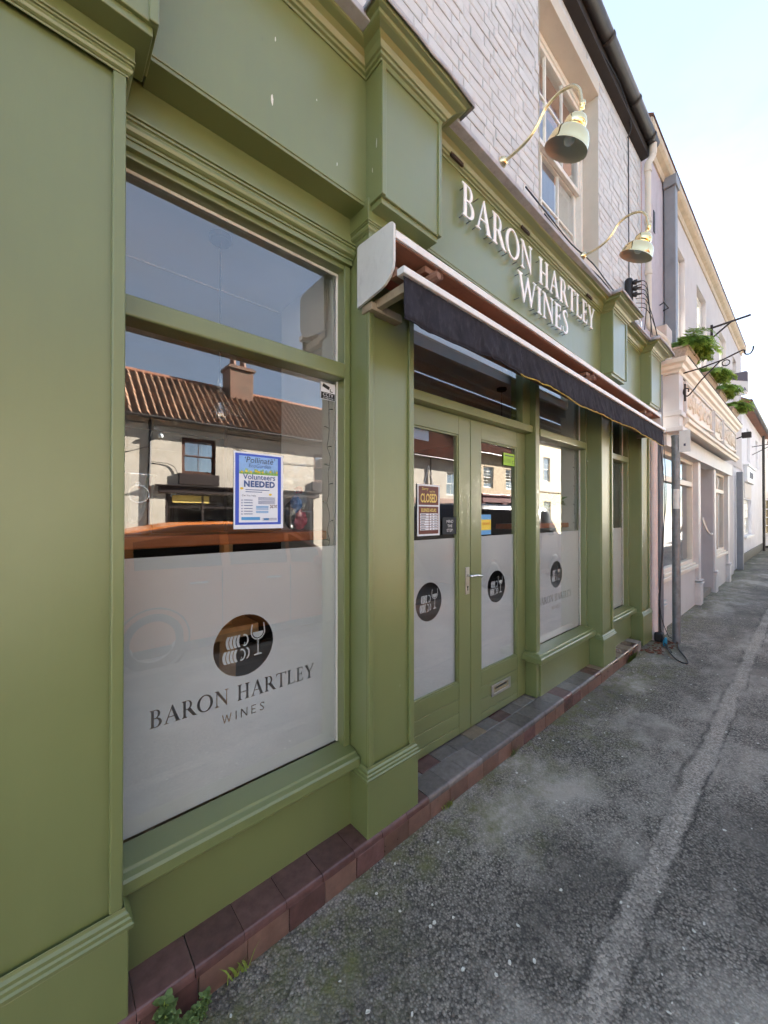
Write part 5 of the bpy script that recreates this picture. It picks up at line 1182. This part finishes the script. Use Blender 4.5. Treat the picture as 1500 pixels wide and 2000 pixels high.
def arm_bracket(x, z, label):
    t = thing('wall_bracket', label, 'bracket', (x, 1.45, z), 'plain iron brackets on the cafe wall')
    bm = bmesh.new(); box(bm, x - .025, x + .025, 1.41, 1.45, z - .28, z + .06); tube(bm, [(x, 1.43, z), (x, .82, z + .05)], .022, 6); tube(bm, [(x, 1.43, z - .22), (x, 1.12, z + .02)], .018, 6); obj('arm', bm, 'iron', t)
arm_bracket(10.72, 5.55, 'rusty iron bracket on the cafe wall, above the fern boxes')
t = thing('brand_sign', 'hanging grey and white coffee sign board above the fern boxes', 'sign', (12.0, 1.2, 4.55)); X = 12.0
ol = [(y, z) for cx, cz, a0 in ((1.03, 4.56, 180), (1.03, 4.92, 90), (1.40, 4.92, 0), (1.40, 4.56, -90)) for y, z in [(cx + .06 * math.cos(R(a)), cz + .06 * math.sin(R(a))) for a in (([180, 210, 240, 270], [90, 120, 150, 180], [0, 30, 60, 90], [-90, -60, -30, 0])[[180, 90, 0, -90].index(a0)])]]
ol = [(.97, 4.350), (1.0, 4.310), (1.40, 4.310), (1.44, 4.350), (1.44, 4.790), (1.40, 4.835), (1.0, 4.835), (.97, 4.800)]
def plate(name, ol, x0, x1, mat, par):
    bm = bmesh.new(); f = bm.faces.new([bm.verts.new((x0, y, z)) for y, z in ol]); r = bmesh.ops.extrude_face_region(bm, geom=[f]); bmesh.ops.translate(bm, verts=[v for v in r['geom'] if isinstance(v, bmesh.types.BMVert)], vec=(x1 - x0, 0, 0)); return obj(name, bm, mat, par, bevel=.004)
plate('board', ol, X, X + .10, 'lavwhite', t)
plate('blue_field', [(.98, 4.590), (1.16, 4.650), (1.30, 4.710), (1.34, 4.650), (1.38, 4.670), (1.43, 4.690), (1.43, 4.790), (1.40, 4.825), (1.0, 4.825), (.98, 4.800)], X - .006, X - .001, 'lavblue', t)
me = text_mesh('LAVAZZA', .115, offset=.002); me.transform(Matrix.Translation((X - .004, 1.205, 4.380)) @ Matrix.Rotation(R(-90), 4, 'Z') @ Matrix.Diagonal((.82, 1, 1, 1))); mobj('lettering', me, 'ink', t)
bm = bmesh.new(); tube(bm, [(X + .05, 1.45, 4.73), (X + .05, 1.40, 4.73)], .02, 8); tube(bm, [(X + .05, 1.45, 4.43), (X + .05, 1.40, 4.43)], .02, 8); obj('fixing', bm, 'iron', t)
t = thing('floodlight', 'small dark floodlight on an arm at the far end of the cafe sign', 'light', (12.2, 1.2, 3.4))
bm = bmesh.new(); tube(bm, [(11.9, 1.40, 3.20), (11.95, 1.05, 3.34)], .015, 6); box(bm, 11.9, 12.05, .92, 1.08, 3.30, 3.42); obj('arm', bm, 'iron', t, bevel=.006)

# ================================================================== FURTHER ALONG THE ROW
wh = thing('white_house', 'white rendered house with dark eaves beyond the cafe', 'house', (20, 1.6, 0))
WWs = [(17.0, 19.3, .85, 2.05), (18.0, 19.0, 3.4, 4.5), (21.0, 22.0, 3.4, 4.5)]
bm = bmesh.new(); wall_mesh(bm, 16.0, 24.2, 0, 5.0, 1.50, .15, WWs); quad(bm, (24.2, 1.5, 0), (24.2, 8, 0), (24.2, 8, 5), (24.2, 1.5, 5)); obj('wall', bm, 'whitewash', wh)
for a, b, c, d in WWs: sash(wh, a, b, c, d, 1.58, 3, 2)
B('plinth', 'black', wh, (16.0, 24.2, 1.47, 1.51, 0, .30), bevel=.004); B('sill', 'whitepaint', wh, (16.9, 19.4, 1.42, 1.5, .76, .84), bevel=.006)
B('shop_sign', 'whitepaint', wh, (17.0, 19.2, 1.40, 1.5, 2.62, 3.12), (16.95, 19.25, 1.36, 1.5, 3.121, 3.18), bevel=.01); B('sign_marks', 'ink', wh, *[(17.6 + i * .28, 17.76 + i * .28, 1.392, 1.399, 2.76 + .02 * (i % 2), 2.98) for i in range(4)], bevel=.003); B('boarded_panel', 'plaster', wh, (17.0, 19.0, 1.47, 1.5, 2.10, 2.58), bevel=.004)
bm = bmesh.new(); quad(bm, (15.9, 1.22, 5.0), (24.3, 1.22, 5.0), (24.3, 5, 7.4), (15.9, 5, 7.4)); box(bm, 15.9, 24.3, 1.20, 1.50, 4.94, 4.998); obj('roof', bm, 'pantile_brown', wh)
bm = bmesh.new(); tube(bm, [(15.95, 1.24, 4.98), (24.2, 1.24, 4.98)], .06, 8); tube(bm, [(23.0, 1.40, 4.9), (23.0, 1.40, 0)], .045, 8); obj('gutter', bm, 'blackgutter', wh)
bv = thing('bay_house', 'white house with a bow window on dark supports further along the row', 'house', (27, 1.6, 0))
bm = bmesh.new(); wall_mesh(bm, 24.2, 31.4, 0, 5.6, 1.62, .15, []); obj('wall', bm, 'whitewash', bv)
bm = bmesh.new(); pth = [(24.5, 1.62), (25.1, 1.30), (28.0, 1.30), (28.6, 1.62)]
sweep(bm, pth, [(0, .62), (.05, .62), (.05, .70), (0, .70), (0, .62)][:4]); sweep(bm, pth, [(0, 2.3), (.03, 2.3), (.10, 2.5), (.10, 2.6), (0, 2.6)]); obj('bow_cornice', bm, 'whitepaint', bv, bevel=.004)
bm = bmesh.new(); sweep(bm, pth, [(-.05, .12), (0, .12), (0, .62), (-.05, .62)]); sweep(bm, pth, [(-.05, 2.2), (0, 2.2), (0, 2.3), (-.05, 2.3)]); obj('bow_panel', bm, 'whitewash', bv)
bm = bmesh.new()
for (ax, ay), (bx, by) in zip(pth[:-1], pth[1:]):
    n = 2 if abs(bx - ax) < 1 else 6
    for i in range(n + 1):
        x, y = ax + (bx - ax) * i / n, ay + (by - ay) * i / n; box(bm, x - .03, x + .03, y - .005, y + .04, .70, 2.2)
    for z in (1.05, 1.42, 1.80): tube(bm, [(ax, ay + .02, z), (bx, by + .02, z)], .018, 4)
obj('glazing_bars', bm, 'whitepaint', bv)
bm = bmesh.new()
for (ax, ay), (bx, by) in zip(pth[:-1], pth[1:]): quad(bm, (ax, ay + .05, .7), (bx, by + .05, .7), (bx, by + .05, 2.2), (ax, ay + .05, 2.2))
obj('pane', bm, 'carglass', bv)
B('bow_support', 'black', bv, (25.2, 25.5, 1.36, 1.6, 0, .12), (27.5, 27.8, 1.36, 1.6, 0, .12), bevel=.01); 
bm = bmesh.new(); quad(bm, (24.2, 1.4, 5.6), (31.5, 1.4, 5.6), (31.5, 5, 7.8), (24.2, 5, 7.8)); obj('roof', bm, 'pantile_brown', bv)
bl = thing('blue_shop', 'building with a bright blue shopfront at the far end of the row', 'building', (34, 1.6, 0))
B('wall', 'whitewash', bl, (31.4, 37, 1.55, 5, 0, 6.0), bevel=.01); B('shopfront', 'bluepaint', bl, (31.5, 36, 1.40, 1.55, 0, 2.5), (31.4, 36.2, 1.3, 1.549, 2.501, 2.95), bevel=.01)
B('roof', 'pantile_brown', bl, (31.3, 37.1, 1.4, 5, 6.001, 6.4), bevel=.02)
for i, (x, z) in enumerate(((31.4, 0),)): pass
t = thing('far_terrace', 'pale terrace closing the view down the street', 'building', (48, 2, 0))
for i in range(4):
    a = 37.05 + i * 6; B('wall', ('creampaint', 'whitewash', 'pinkrender', 'oldrender')[i], t, (a, a + 5.95, 1.5 - .35 * i, 7, 0, 6 + .5 * (i % 2)), bevel=.01); B('window', 'carglass', t, *[(a + .8 + 1.8 * j, a + 1.7 + 1.8 * j, 1.47 - .35 * i, 1.51 - .35 * i, zz, zz + 1.3) for j in range(3) for zz in (.9, 3.6)], bevel=0)
t = thing('red_lantern', 'red hanging sign on a scrolled iron arm beyond the cafe', 'sign', (20, 1.2, 3.4)); X = 19.6
plate('board', [(.86, 3.58), (.86, 3.92), (.90, 3.98), (1.04, 3.98), (1.08, 3.92), (1.08, 3.58), (.97, 3.52)], X, X + .05, 'redenamel', t)
bm = bmesh.new(); tube(bm, [(X + .02, 1.5, 4.05), (X + .02, .75, 4.12)], .014, 6); tube(bm, [(X + .02, 1.5, 3.75), (X + .02, .9, 4.1)], .012, 6); tube(bm, smooth_pts([(X + .02, 1.1, 4.1), (X + .02, 1.05, 4.28), (X + .02, .95, 4.30), (X + .02, .93, 4.22), (X + .02, .99, 4.2)], 4), .01, 6); obj('iron_arm', bm, 'iron', t)

# ================================================================== ACROSS THE STREET (seen in the glass)
YO = -10.3
def pantile_mesh():
    bm = bmesh.new(); L, W, n = .36, .235, 11
    for e, zz in ((0, 0), (1, .0)): pass
    a, b, c = [], [], []
    for i in range(n):
        u = i / (n - 1); z = .072 * max(0., math.sin(math.pi * (u - .05) / .55)) ** 1.3 - .012 if u < .6 else -.012 - .012 * math.sin(math.pi * (u - .6) / .4) ; x = (u - .5) * W
        a.append(bm.verts.new((x, 0, z + .012))); b.append(bm.verts.new((x, L, z - .012))); c.append(bm.verts.new((x, 0, z - .004)))
    for i in range(n - 1): bm.faces.new((a[i], a[i + 1], b[i + 1], b[i])); bm.faces.new((c[i], c[i + 1], a[i + 1], a[i]))
    me = bpy.data.meshes.new('tile'); bm.to_mesh(me); bm.free(); return me
PM = pantile_mesh()
def tiled_roof(parent, x0, x1, ze, slope, length, mat, individual, yE=YO + .25, seed=0):
    r = bmesh.new(); dy, dz = -math.cos(R(slope)), math.sin(R(slope)); rng = random.Random(seed)
    quad(r, (x0, yE, ze - .03), (x1, yE, ze - .03), (x1, yE + dy * length, ze - .03 + dz * length), (x0, yE + dy * length, ze - .03 + dz * length))
    quad(r, (x0, yE + 2 * dy * length, ze), (x1, yE + 2 * dy * length, ze), (x1, yE + dy * length, ze - .02 + dz * length), (x0, yE + dy * length, ze - .02 + dz * length))
    ro = obj('roof', r, 'pantile_brown', parent); spots = []
    nx, ny = int((x1 - x0) / .215), int(length / .30)
    for j in range(ny):
        for i in range(nx):
            x = x0 + .11 + i * .215; s = j * .30
            mt = Matrix.Translation((x + rng.uniform(-.006, .006), yE + .04 + dy * s, ze + dz * s + rng.uniform(0, .008))) @ Matrix.Rotation(math.pi, 4, 'Z') @ Matrix.Rotation(R(slope) + rng.uniform(-.02, .02), 4, 'X')
            spots.append((mt, mat))
    pieces(ro, 'tile', PM, None, spots, lambda s: abs(s[0].translation.x - 4.5), individual)
    bm = bmesh.new(); tube(bm, [(x0, yE + dy * length, ze + dz * length), (x1, yE + dy * length, ze + dz * length)], .11, 8); obj('ridge', bm, 'pantile_brown', ro)
    bm = bmesh.new(); tube(bm, [(x0, yE + .07, ze - .05), (x1, yE + .07, ze - .05)], .05, 8); obj('gutter', bm, 'blackgutter', ro)
    return ro
ct = thing('pantile_cottage', 'cream cottage with orange pantile roof across the street, reflected in the glass', 'house', (3, YO, 0))
wins = [(-3.6, -2.6, 2.85, 4.0), (3.35, 4.40, 2.85, 4.02), (8.2, 9.2, 2.85, 4.0)]
bm = bmesh.new(); wall_mesh(bm, -9, 11.5, 2.35, 4.55, YO, -.12, wins); wall_mesh(bm, -9, 11.5, 0, 2.35, YO, -.15, [(2.9, 8.2, .3, 2.2), (-1.5, -.5, 0, 2.1)]); quad(bm, (11.5, YO, 0), (11.5, YO - 6, 0), (11.5, YO - 6, 4.6), (11.5, YO, 4.6)); obj('wall', bm, 'oldrender', ct)
for a, b, c, d in wins: sash(ct, a, b, c, d, YO - .03, 2, 1, face=1, mat='brownframe'); B('sill', 'darkshop', ct, (a - .1, b + .1, YO - .02, YO + .08, c - .36, c - .002), bevel=.01)
B('shop_fascia', 'darkshop', ct, (2.7, 8.4, YO - .02, YO + .12, 2.21, 2.42), (2.6, 8.5, YO - .01, YO + .2, 2.421, 2.46), bevel=.01); pane('shop_pane', ct, 2.95, 8.15, .3, 2.2, YO - .08, face=1); B('shop_frame', 'darkshop', ct, *[(2.9 + i * 1.06, 2.97 + i * 1.06, YO - .12, YO - .04, .3, 2.2) for i in range(6)], (2.9, 8.2, YO - .13, YO - .05, 1.75, 1.8), bevel=.006); B('shop_back', 'black', ct, (2.7, 8.4, YO - .62, YO - .6, 0, 2.4), bevel=0)
B('notice_board', 'signgold', ct, (3.1, 4.2, YO - .06, YO - .045, 1.92, 2.15), bevel=0)
me = text_mesh('Support', .30); me.transform(Matrix.Translation((5.7, YO - .03, 1.95)) @ Matrix.Rotation(math.pi, 4, 'Z')); mobj('shop_lettering', me, 'paper', ct)
tiled_roof(ct, -9, 11.6, 4.50, 42, 2.75, 'pantile', 300, seed=1)
ch = B('chimney', 'chimbrick', ct, (5.35, 6.25, YO - 2.1, YO - 1.3, 5.6, 7.25), (5.28, 6.32, YO - 2.17, YO - 1.23, 7.1, 7.2), bevel=.01)
for x in (5.6, 6.0):
    bm = bmesh.new(); lathe(bm, [(.13, 7.25), (.11, 7.6), (.14, 7.62), (.14, 7.7), (.09, 7.7), (.09, 7.3)], Matrix.Translation((x, YO - 1.7, 0)), 12); obj('chimney_pot', bm, 'chimbrick', ch)
bm = bmesh.new(); tube(bm, [(-9, YO + .01, 4.32), (11.5, YO + .01, 4.28)], .012, 5); tube(bm, [(2.45, YO + .03, 4.4), (2.45, YO + .03, .1)], .035, 8); obj('wall_cable', bm, 'cable', ct)
for pts in (((-2, YO + .02, 3.35), (1.2, YO + .02, 3.28), (2.4, YO + .04, 3.6)), ((5.0, YO + .02, 3.9), (6.8, YO + .03, 3.5), (11.4, YO + .02, 3.65)), ((2.5, YO + .03, 3.15), (3.1, YO + .03, 3.05), (3.3, YO + .03, 2.5))):
    bm = bmesh.new(); tube(bm, smooth_pts(pts, 6), .010, 5); obj('wall_wire', bm, 'cable', ct)
bm = bmesh.new(); lathe(bm, [(0, .06), (.06, .05), (.08, 0), (.06, -.05), (0, -.06)], Matrix.Translation((2.72, YO + .1, 3.95)), 12); obj('wall_light', bm, 'vasewhite', ct, smooth=True)
B('wall_box', 'platewhite', ct, (2.55, 2.68, YO, YO + .08, 4.12, 4.22), bevel=.01)
c2 = thing('brown_roofed_cottage', 'lower cottage with a brown tiled roof across the street, reflected in the left door', 'house', (15, YO, 0))
wins = [(13.0, 13.9, 2.6, 3.9), (16.6, 17.6, 2.6, 3.9)]
bm = bmesh.new(); wall_mesh(bm, 11.5, 19.0, 0, 4.6, YO + .05, -.12, wins + [(14.0, 18.0, .3, 2.1)]); obj('wall', bm, 'oldrender', c2)
for a, b, c, d in wins: sash(c2, a, b, c, d, YO + .01, 2, 1, face=1)
B('shop_fascia', 'awnbrown', c2, (13.8, 18.2, YO + .04, YO + .2, 2.11, 2.42), bevel=.01); pane('shop_pane', c2, 14.0, 18.0, .3, 2.1, YO - .02, face=1); B('shop_back', 'black', c2, (13.9, 18.1, YO - .62, YO - .6, 0, 2.4), bevel=0)
tiled_roof(c2, 11.55, 19.0, 4.55, 44, 2.8, 'pantile_brown', 0, YO + .3, 2)
bm = bmesh.new(); tube(bm, [(15.2, YO + .12, 4.5), (15.2, YO + .12, .1)], .04, 8); obj('downpipe', bm, 'blackgutter', c2)
c3 = thing('rubble_cottage', 'rubble stone cottage with a maroon shopfront across the street, reflected in the right door', 'house', (22, YO, 0))
wins = [(22.6, 23.9, 3.2, 4.5), (20.0, 21.1, 3.2, 4.5)]
bm = bmesh.new(); wall_mesh(bm, 19.0, 26.0, 0, 5.3, YO + .1, -.15, wins); quad(bm, (19, YO + .1, 4), (19, YO - 6, 4), (19, YO - 6, 5.3), (19, YO + .1, 5.3)); obj('wall', bm, 'rubble', c3)
for a, b, c, d in wins: sash(c3, a, b, c, d, YO + .05, 2, 3, face=1)
B('shop_fascia', 'maroon', c3, (19.6, 25.6, YO + .1, YO + .28, 2.3, 2.7), (19.5, 25.7, YO + .1, YO + .36, 2.701, 2.8), (19.6, 19.9, YO + .1, YO + .25, 0, 2.3), (22.0, 22.5, YO + .1, YO + .25, 0, 2.3), (25.3, 25.6, YO + .1, YO + .25, 0, 2.3), (19.9, 25.3, YO + .1, YO + .2, 0, .5), bevel=.01); B('shop_glass', 'carglass', c3, (19.9, 25.3, YO + .08, YO + .14, .5, 2.3), bevel=0)
tiled_roof(c3, 19.0, 26.0, 5.25, 44, 2.6, 'pantile_brown', 0, YO + .35, 3)
c4 = thing('georgian_house', 'tall cream house with white sash windows across the street, reflected beside the doors', 'house', (31, YO, 0))
wins = [(x, x + 1.1, z, z + hh) for x in (27.5, 30.2, 33.0, 36.0, 39) for z, hh in ((1.0, 1.5), (4.0, 1.8))]
bm = bmesh.new(); wall_mesh(bm, 26.0, 42.0, 0, 7.2, YO + .2, -.15, wins); quad(bm, (26, YO + .2, 4), (26, YO - 6, 4), (26, YO - 6, 7.2), (26, YO + .2, 7.2)); obj('wall', bm, 'georgian', c4)
for a, b, c, d in wins: sash(c4, a, b, c, d, YO + .15, 3, 2, face=1)
B('cornice', 'stonecornice', c4, (25.9, 42, YO + .2, YO + .45, 7.0, 7.3), (26, 42, YO + .2, YO + .26, 3.2, 3.4), bevel=.02); B('roof', 'pantile_brown', c4, (26, 42, YO - 5, YO + .3, 7.301, 7.8), bevel=.05)
c5 = thing('far_cottage', 'plain rendered cottage across the street behind the camera', 'house', (-14, YO, 0))
bm = bmesh.new(); wall_mesh(bm, -22, -9.02, 0, 5.0, YO, -.12, [(-16, -15, 2.8, 4.1), (-12.5, -11.5, 2.8, 4.1)]); obj('wall', bm, 'whitewash', c5); tiled_roof(c5, -22, -9.1, 4.95, 42, 2.7, 'pantile_brown', 0, YO + .3, 4)
for a in (-16, -12.5): sash(c5, a, a + 1, 2.8, 4.1, YO - .03, 2, 1, face=1)

# ================================================================== PARKED VEHICLES (seen in the glass)
def vehicle(name, label, cat, x0, yside, L, W, H, paint, boxy=False, flip=1):
    """hatchback/van facing +X; near side face at y = yside, body extends to -y"""
    t = thing(name, label, cat, (x0 + L / 2, yside - W / 2, -.11)); zg = -.11
    N = 40; yc = yside - W / 2
    def prof(u):
        # u 0 rear .. 1 front -> belt z, roof z, half width factor
        belt = zg + (H * .68 - .13 * u) if not boxy else zg + H * .58
        if boxy: pts = [(0, .62), (.02, .97), (.10, 1.0), (.70, .985), (.74, .96), (.86, .62), (.97, .55), (1, .42)]
        else: pts = [(0, .60), (.03, .70), (.13, .93), (.28, .995), (.45, 1.0), (.58, .97), (.76, .665), (.90, .60), (.97, .52), (1, .40)]
        for (a, za), (b, zb) in zip(pts[:-1], pts[1:]):
            if u <= b: rz = za + (zb - za) * (u - a) / (b - a); break
        return min(belt, zg + rz * H), zg + rz * H, 1 - .12 * max(0, (u - .86) / .14) ** 2 - .07 * max(0, (.10 - u) / .10) ** 2
    bm = bmesh.new(); sec = []
    for i in range(N + 1):
        u = i / N; bz, rz, hw = prof(u); w = W / 2 * hw; x = x0 + u * L; lo = zg + .17
        tum = .16 if not boxy else .05
        rw = w * (1 - tum * min(1, (rz - bz) / (H * .3))) if rz > bz + .01 else w * .97
        S_ = [(-w * .92, lo), (-w * .995, lo + .12), (-w, lo + .35), (-w * .985, bz), (-rw, max(bz + .005, rz - .06)), (-rw * .90, rz - .015), (-rw * .5, rz), (0, rz + .005)]
        S_ = S_ + [(-p, z) for p, z in S_[-2::-1]]
        sec.append([bm.verts.new((x, yc + p, z)) for p, z in S_])
    for i in range(N):
        for j in range(len(sec[0]) - 1): bm.faces.new((sec[i][j], sec[i + 1][j], sec[i + 1][j + 1], sec[i][j + 1]))
    for sc_ in (sec[0], sec[-1]): bm.faces.new(sc_)
    body = obj('body', bm, paint, t, smooth=True)
    # side glass laid 4 mm proud of the cabin, roof stays painted
    def side_pt(u, f, s):
        bz, rz, hw = prof(u); w = W / 2 * hw; tum = .16 if not boxy else .05; top = max(bz + .005, rz - .06)
        rw = w * (1 - tum * min(1, (rz - bz) / (H * .3))); return Vector((x0 + u * L, yc + s * ((w * .985) * (1 - f) + rw * f + .006), bz + (top - bz) * f))
    wins = ((.15, .36), (.385, .56), (.575, .68)) if not boxy else ((.06, .40), (.44, .64), (.66, .76))
    for s in (1, -1):
        for a, b in wins:
            bm = bmesh.new(); n = 8; g = [[bm.verts.new(side_pt(a + (b - a) * i / n, f, s)) for f in (.10, .5, .90)] for i in range(n + 1)]
            for i in range(n):
                for j in range(2): bm.faces.new((g[i][j], g[i + 1][j], g[i + 1][j + 1], g[i][j + 1]))
            obj('side_window', bm, 'carglass', t, smooth=True)
    def cross(u0, u1, nm, zoff=.006):
        bm = bmesh.new(); n = 6; rows = []
        for i in range(n + 1):
            u = u0 + (u1 - u0) * i / n; bz, rz, hw = prof(u); w = W / 2 * hw * .80; rows.append([bm.verts.new((x0 + u * L + (.004 if u > .5 else -.004), yc + p * w, rz + zoff - .012 * abs(p))) for p in (-1, -.5, 0, .5, 1)])
        for i in range(n):
            for j in range(4): bm.faces.new((rows[i][j], rows[i + 1][j], rows[i + 1][j + 1], rows[i][j + 1]))
        obj(nm, bm, 'carglass', t, smooth=True)
    cross(.60, .745, 'windscreen') if not boxy else cross(.745, .85, 'windscreen')
    cross(.035, .125, 'rear_window') if not boxy else None
    # dark sills, door seams, handles, mirrors, lamps
    ys = yside - .002
    bm = bmesh.new()
    for u in (.36, .57) if not boxy else (.42, .65):
        bz = prof(u)[0]; box(bm, x0 + u * L - .003, x0 + u * L + .003, ys - .02, ys + .004, zg + .25, bz)
    obj('door_seam', bm, 'black', t)
    for u in (.30, .515) if not boxy else (.36, .60):
        bm = bmesh.new(); z = prof(u)[0] - .13; tube(bm, smooth_pts([(x0 + u * L - .10, ys - .01, z), (x0 + u * L - .05, ys + .028, z + .006), (x0 + u * L + .05, ys + .03, z), (x0 + u * L + .10, ys - .01, z - .004)], 4), .014, 8); obj('door_handle', bm, 'chrome' if not boxy else 'black', t, smooth=True)
    for s in (1, -1):
        u = .66 if not boxy else .72; bm = bmesh.new(); bz = prof(u)[0]; c = Vector((x0 + u * L, yc + s * (W / 2 + .09), bz + .06)); bmesh.ops.create_uvsphere(bm, u_segments=14, v_segments=9, radius=1)
        for v in bm.verts: v.co = c + Vector((v.co.x * .055, v.co.y * .10, v.co.z * .07))
        obj('wing_mirror', bm, paint, t, smooth=True)
    B('sill_trim', 'black', t, (x0 + .25, x0 + L - .25, yc - W / 2 + .01, yc + W / 2 - .01, zg + .14, zg + .24), bevel=.02)
    for s in (1, -1):
        B('tail_lamp', 'redlamp', t, (x0 - .008, x0 + .10, yc + s * (W / 2 - .30), yc + s * (W / 2 - .075), zg + H * .48, zg + H * .58), bevel=.02); B('headlamp', 'chrome', t, (x0 + L - .22, x0 + L - .02, yc + s * (W / 2 - .42), yc + s * (W / 2 - .16), zg + H * .40, zg + H * .46), bevel=.02)
        for u in (.19, .81):
            c = Vector((x0 + u * L, yc + s * (W / 2 - .10), zg + .315)); mt = Matrix.Translation(c) @ Matrix.Rotation(R(-90 * s), 4, 'X')
            bm = bmesh.new(); lathe(bm, [(.20, -.09), (.29, -.10), (.315, -.06), (.315, .06), (.29, .105), (.215, .10)], mt, 28); wh_ = obj('wheel', bm, 'tyre', t, smooth=True)
            bm = bmesh.new(); lathe(bm, [(.22, .095), (.20, .085), (.19, .03), (.06, .07), (.05, .085), (0, .085)], mt, 20); obj('rim', bm, 'alloy', wh_)
            bm = bmesh.new(); lathe(bm, [(.345, .107), (.36, .109), (.36, .08), (.345, .08)], mt, 28); obj('arch', bm, 'black', t)
    return t
vehicle('parked_car', 'orange hatchback parked behind the camera, reflected in the nearest window', 'car', .10, -1.60, 4.2, 1.80, 1.56, 'carorange')
vehicle('parked_van', 'dark van parked at the kerb, reflected in the right door and window', 'van', 6.6, -1.60, 4.6, 1.9, 1.92, 'cardark', boxy=True)
vehicle('silver_car', 'pale blue hatchback parked further on, reflected in the cafe window', 'car', 15.5, -1.65, 4.2, 1.8, 1.5, 'carsilver')
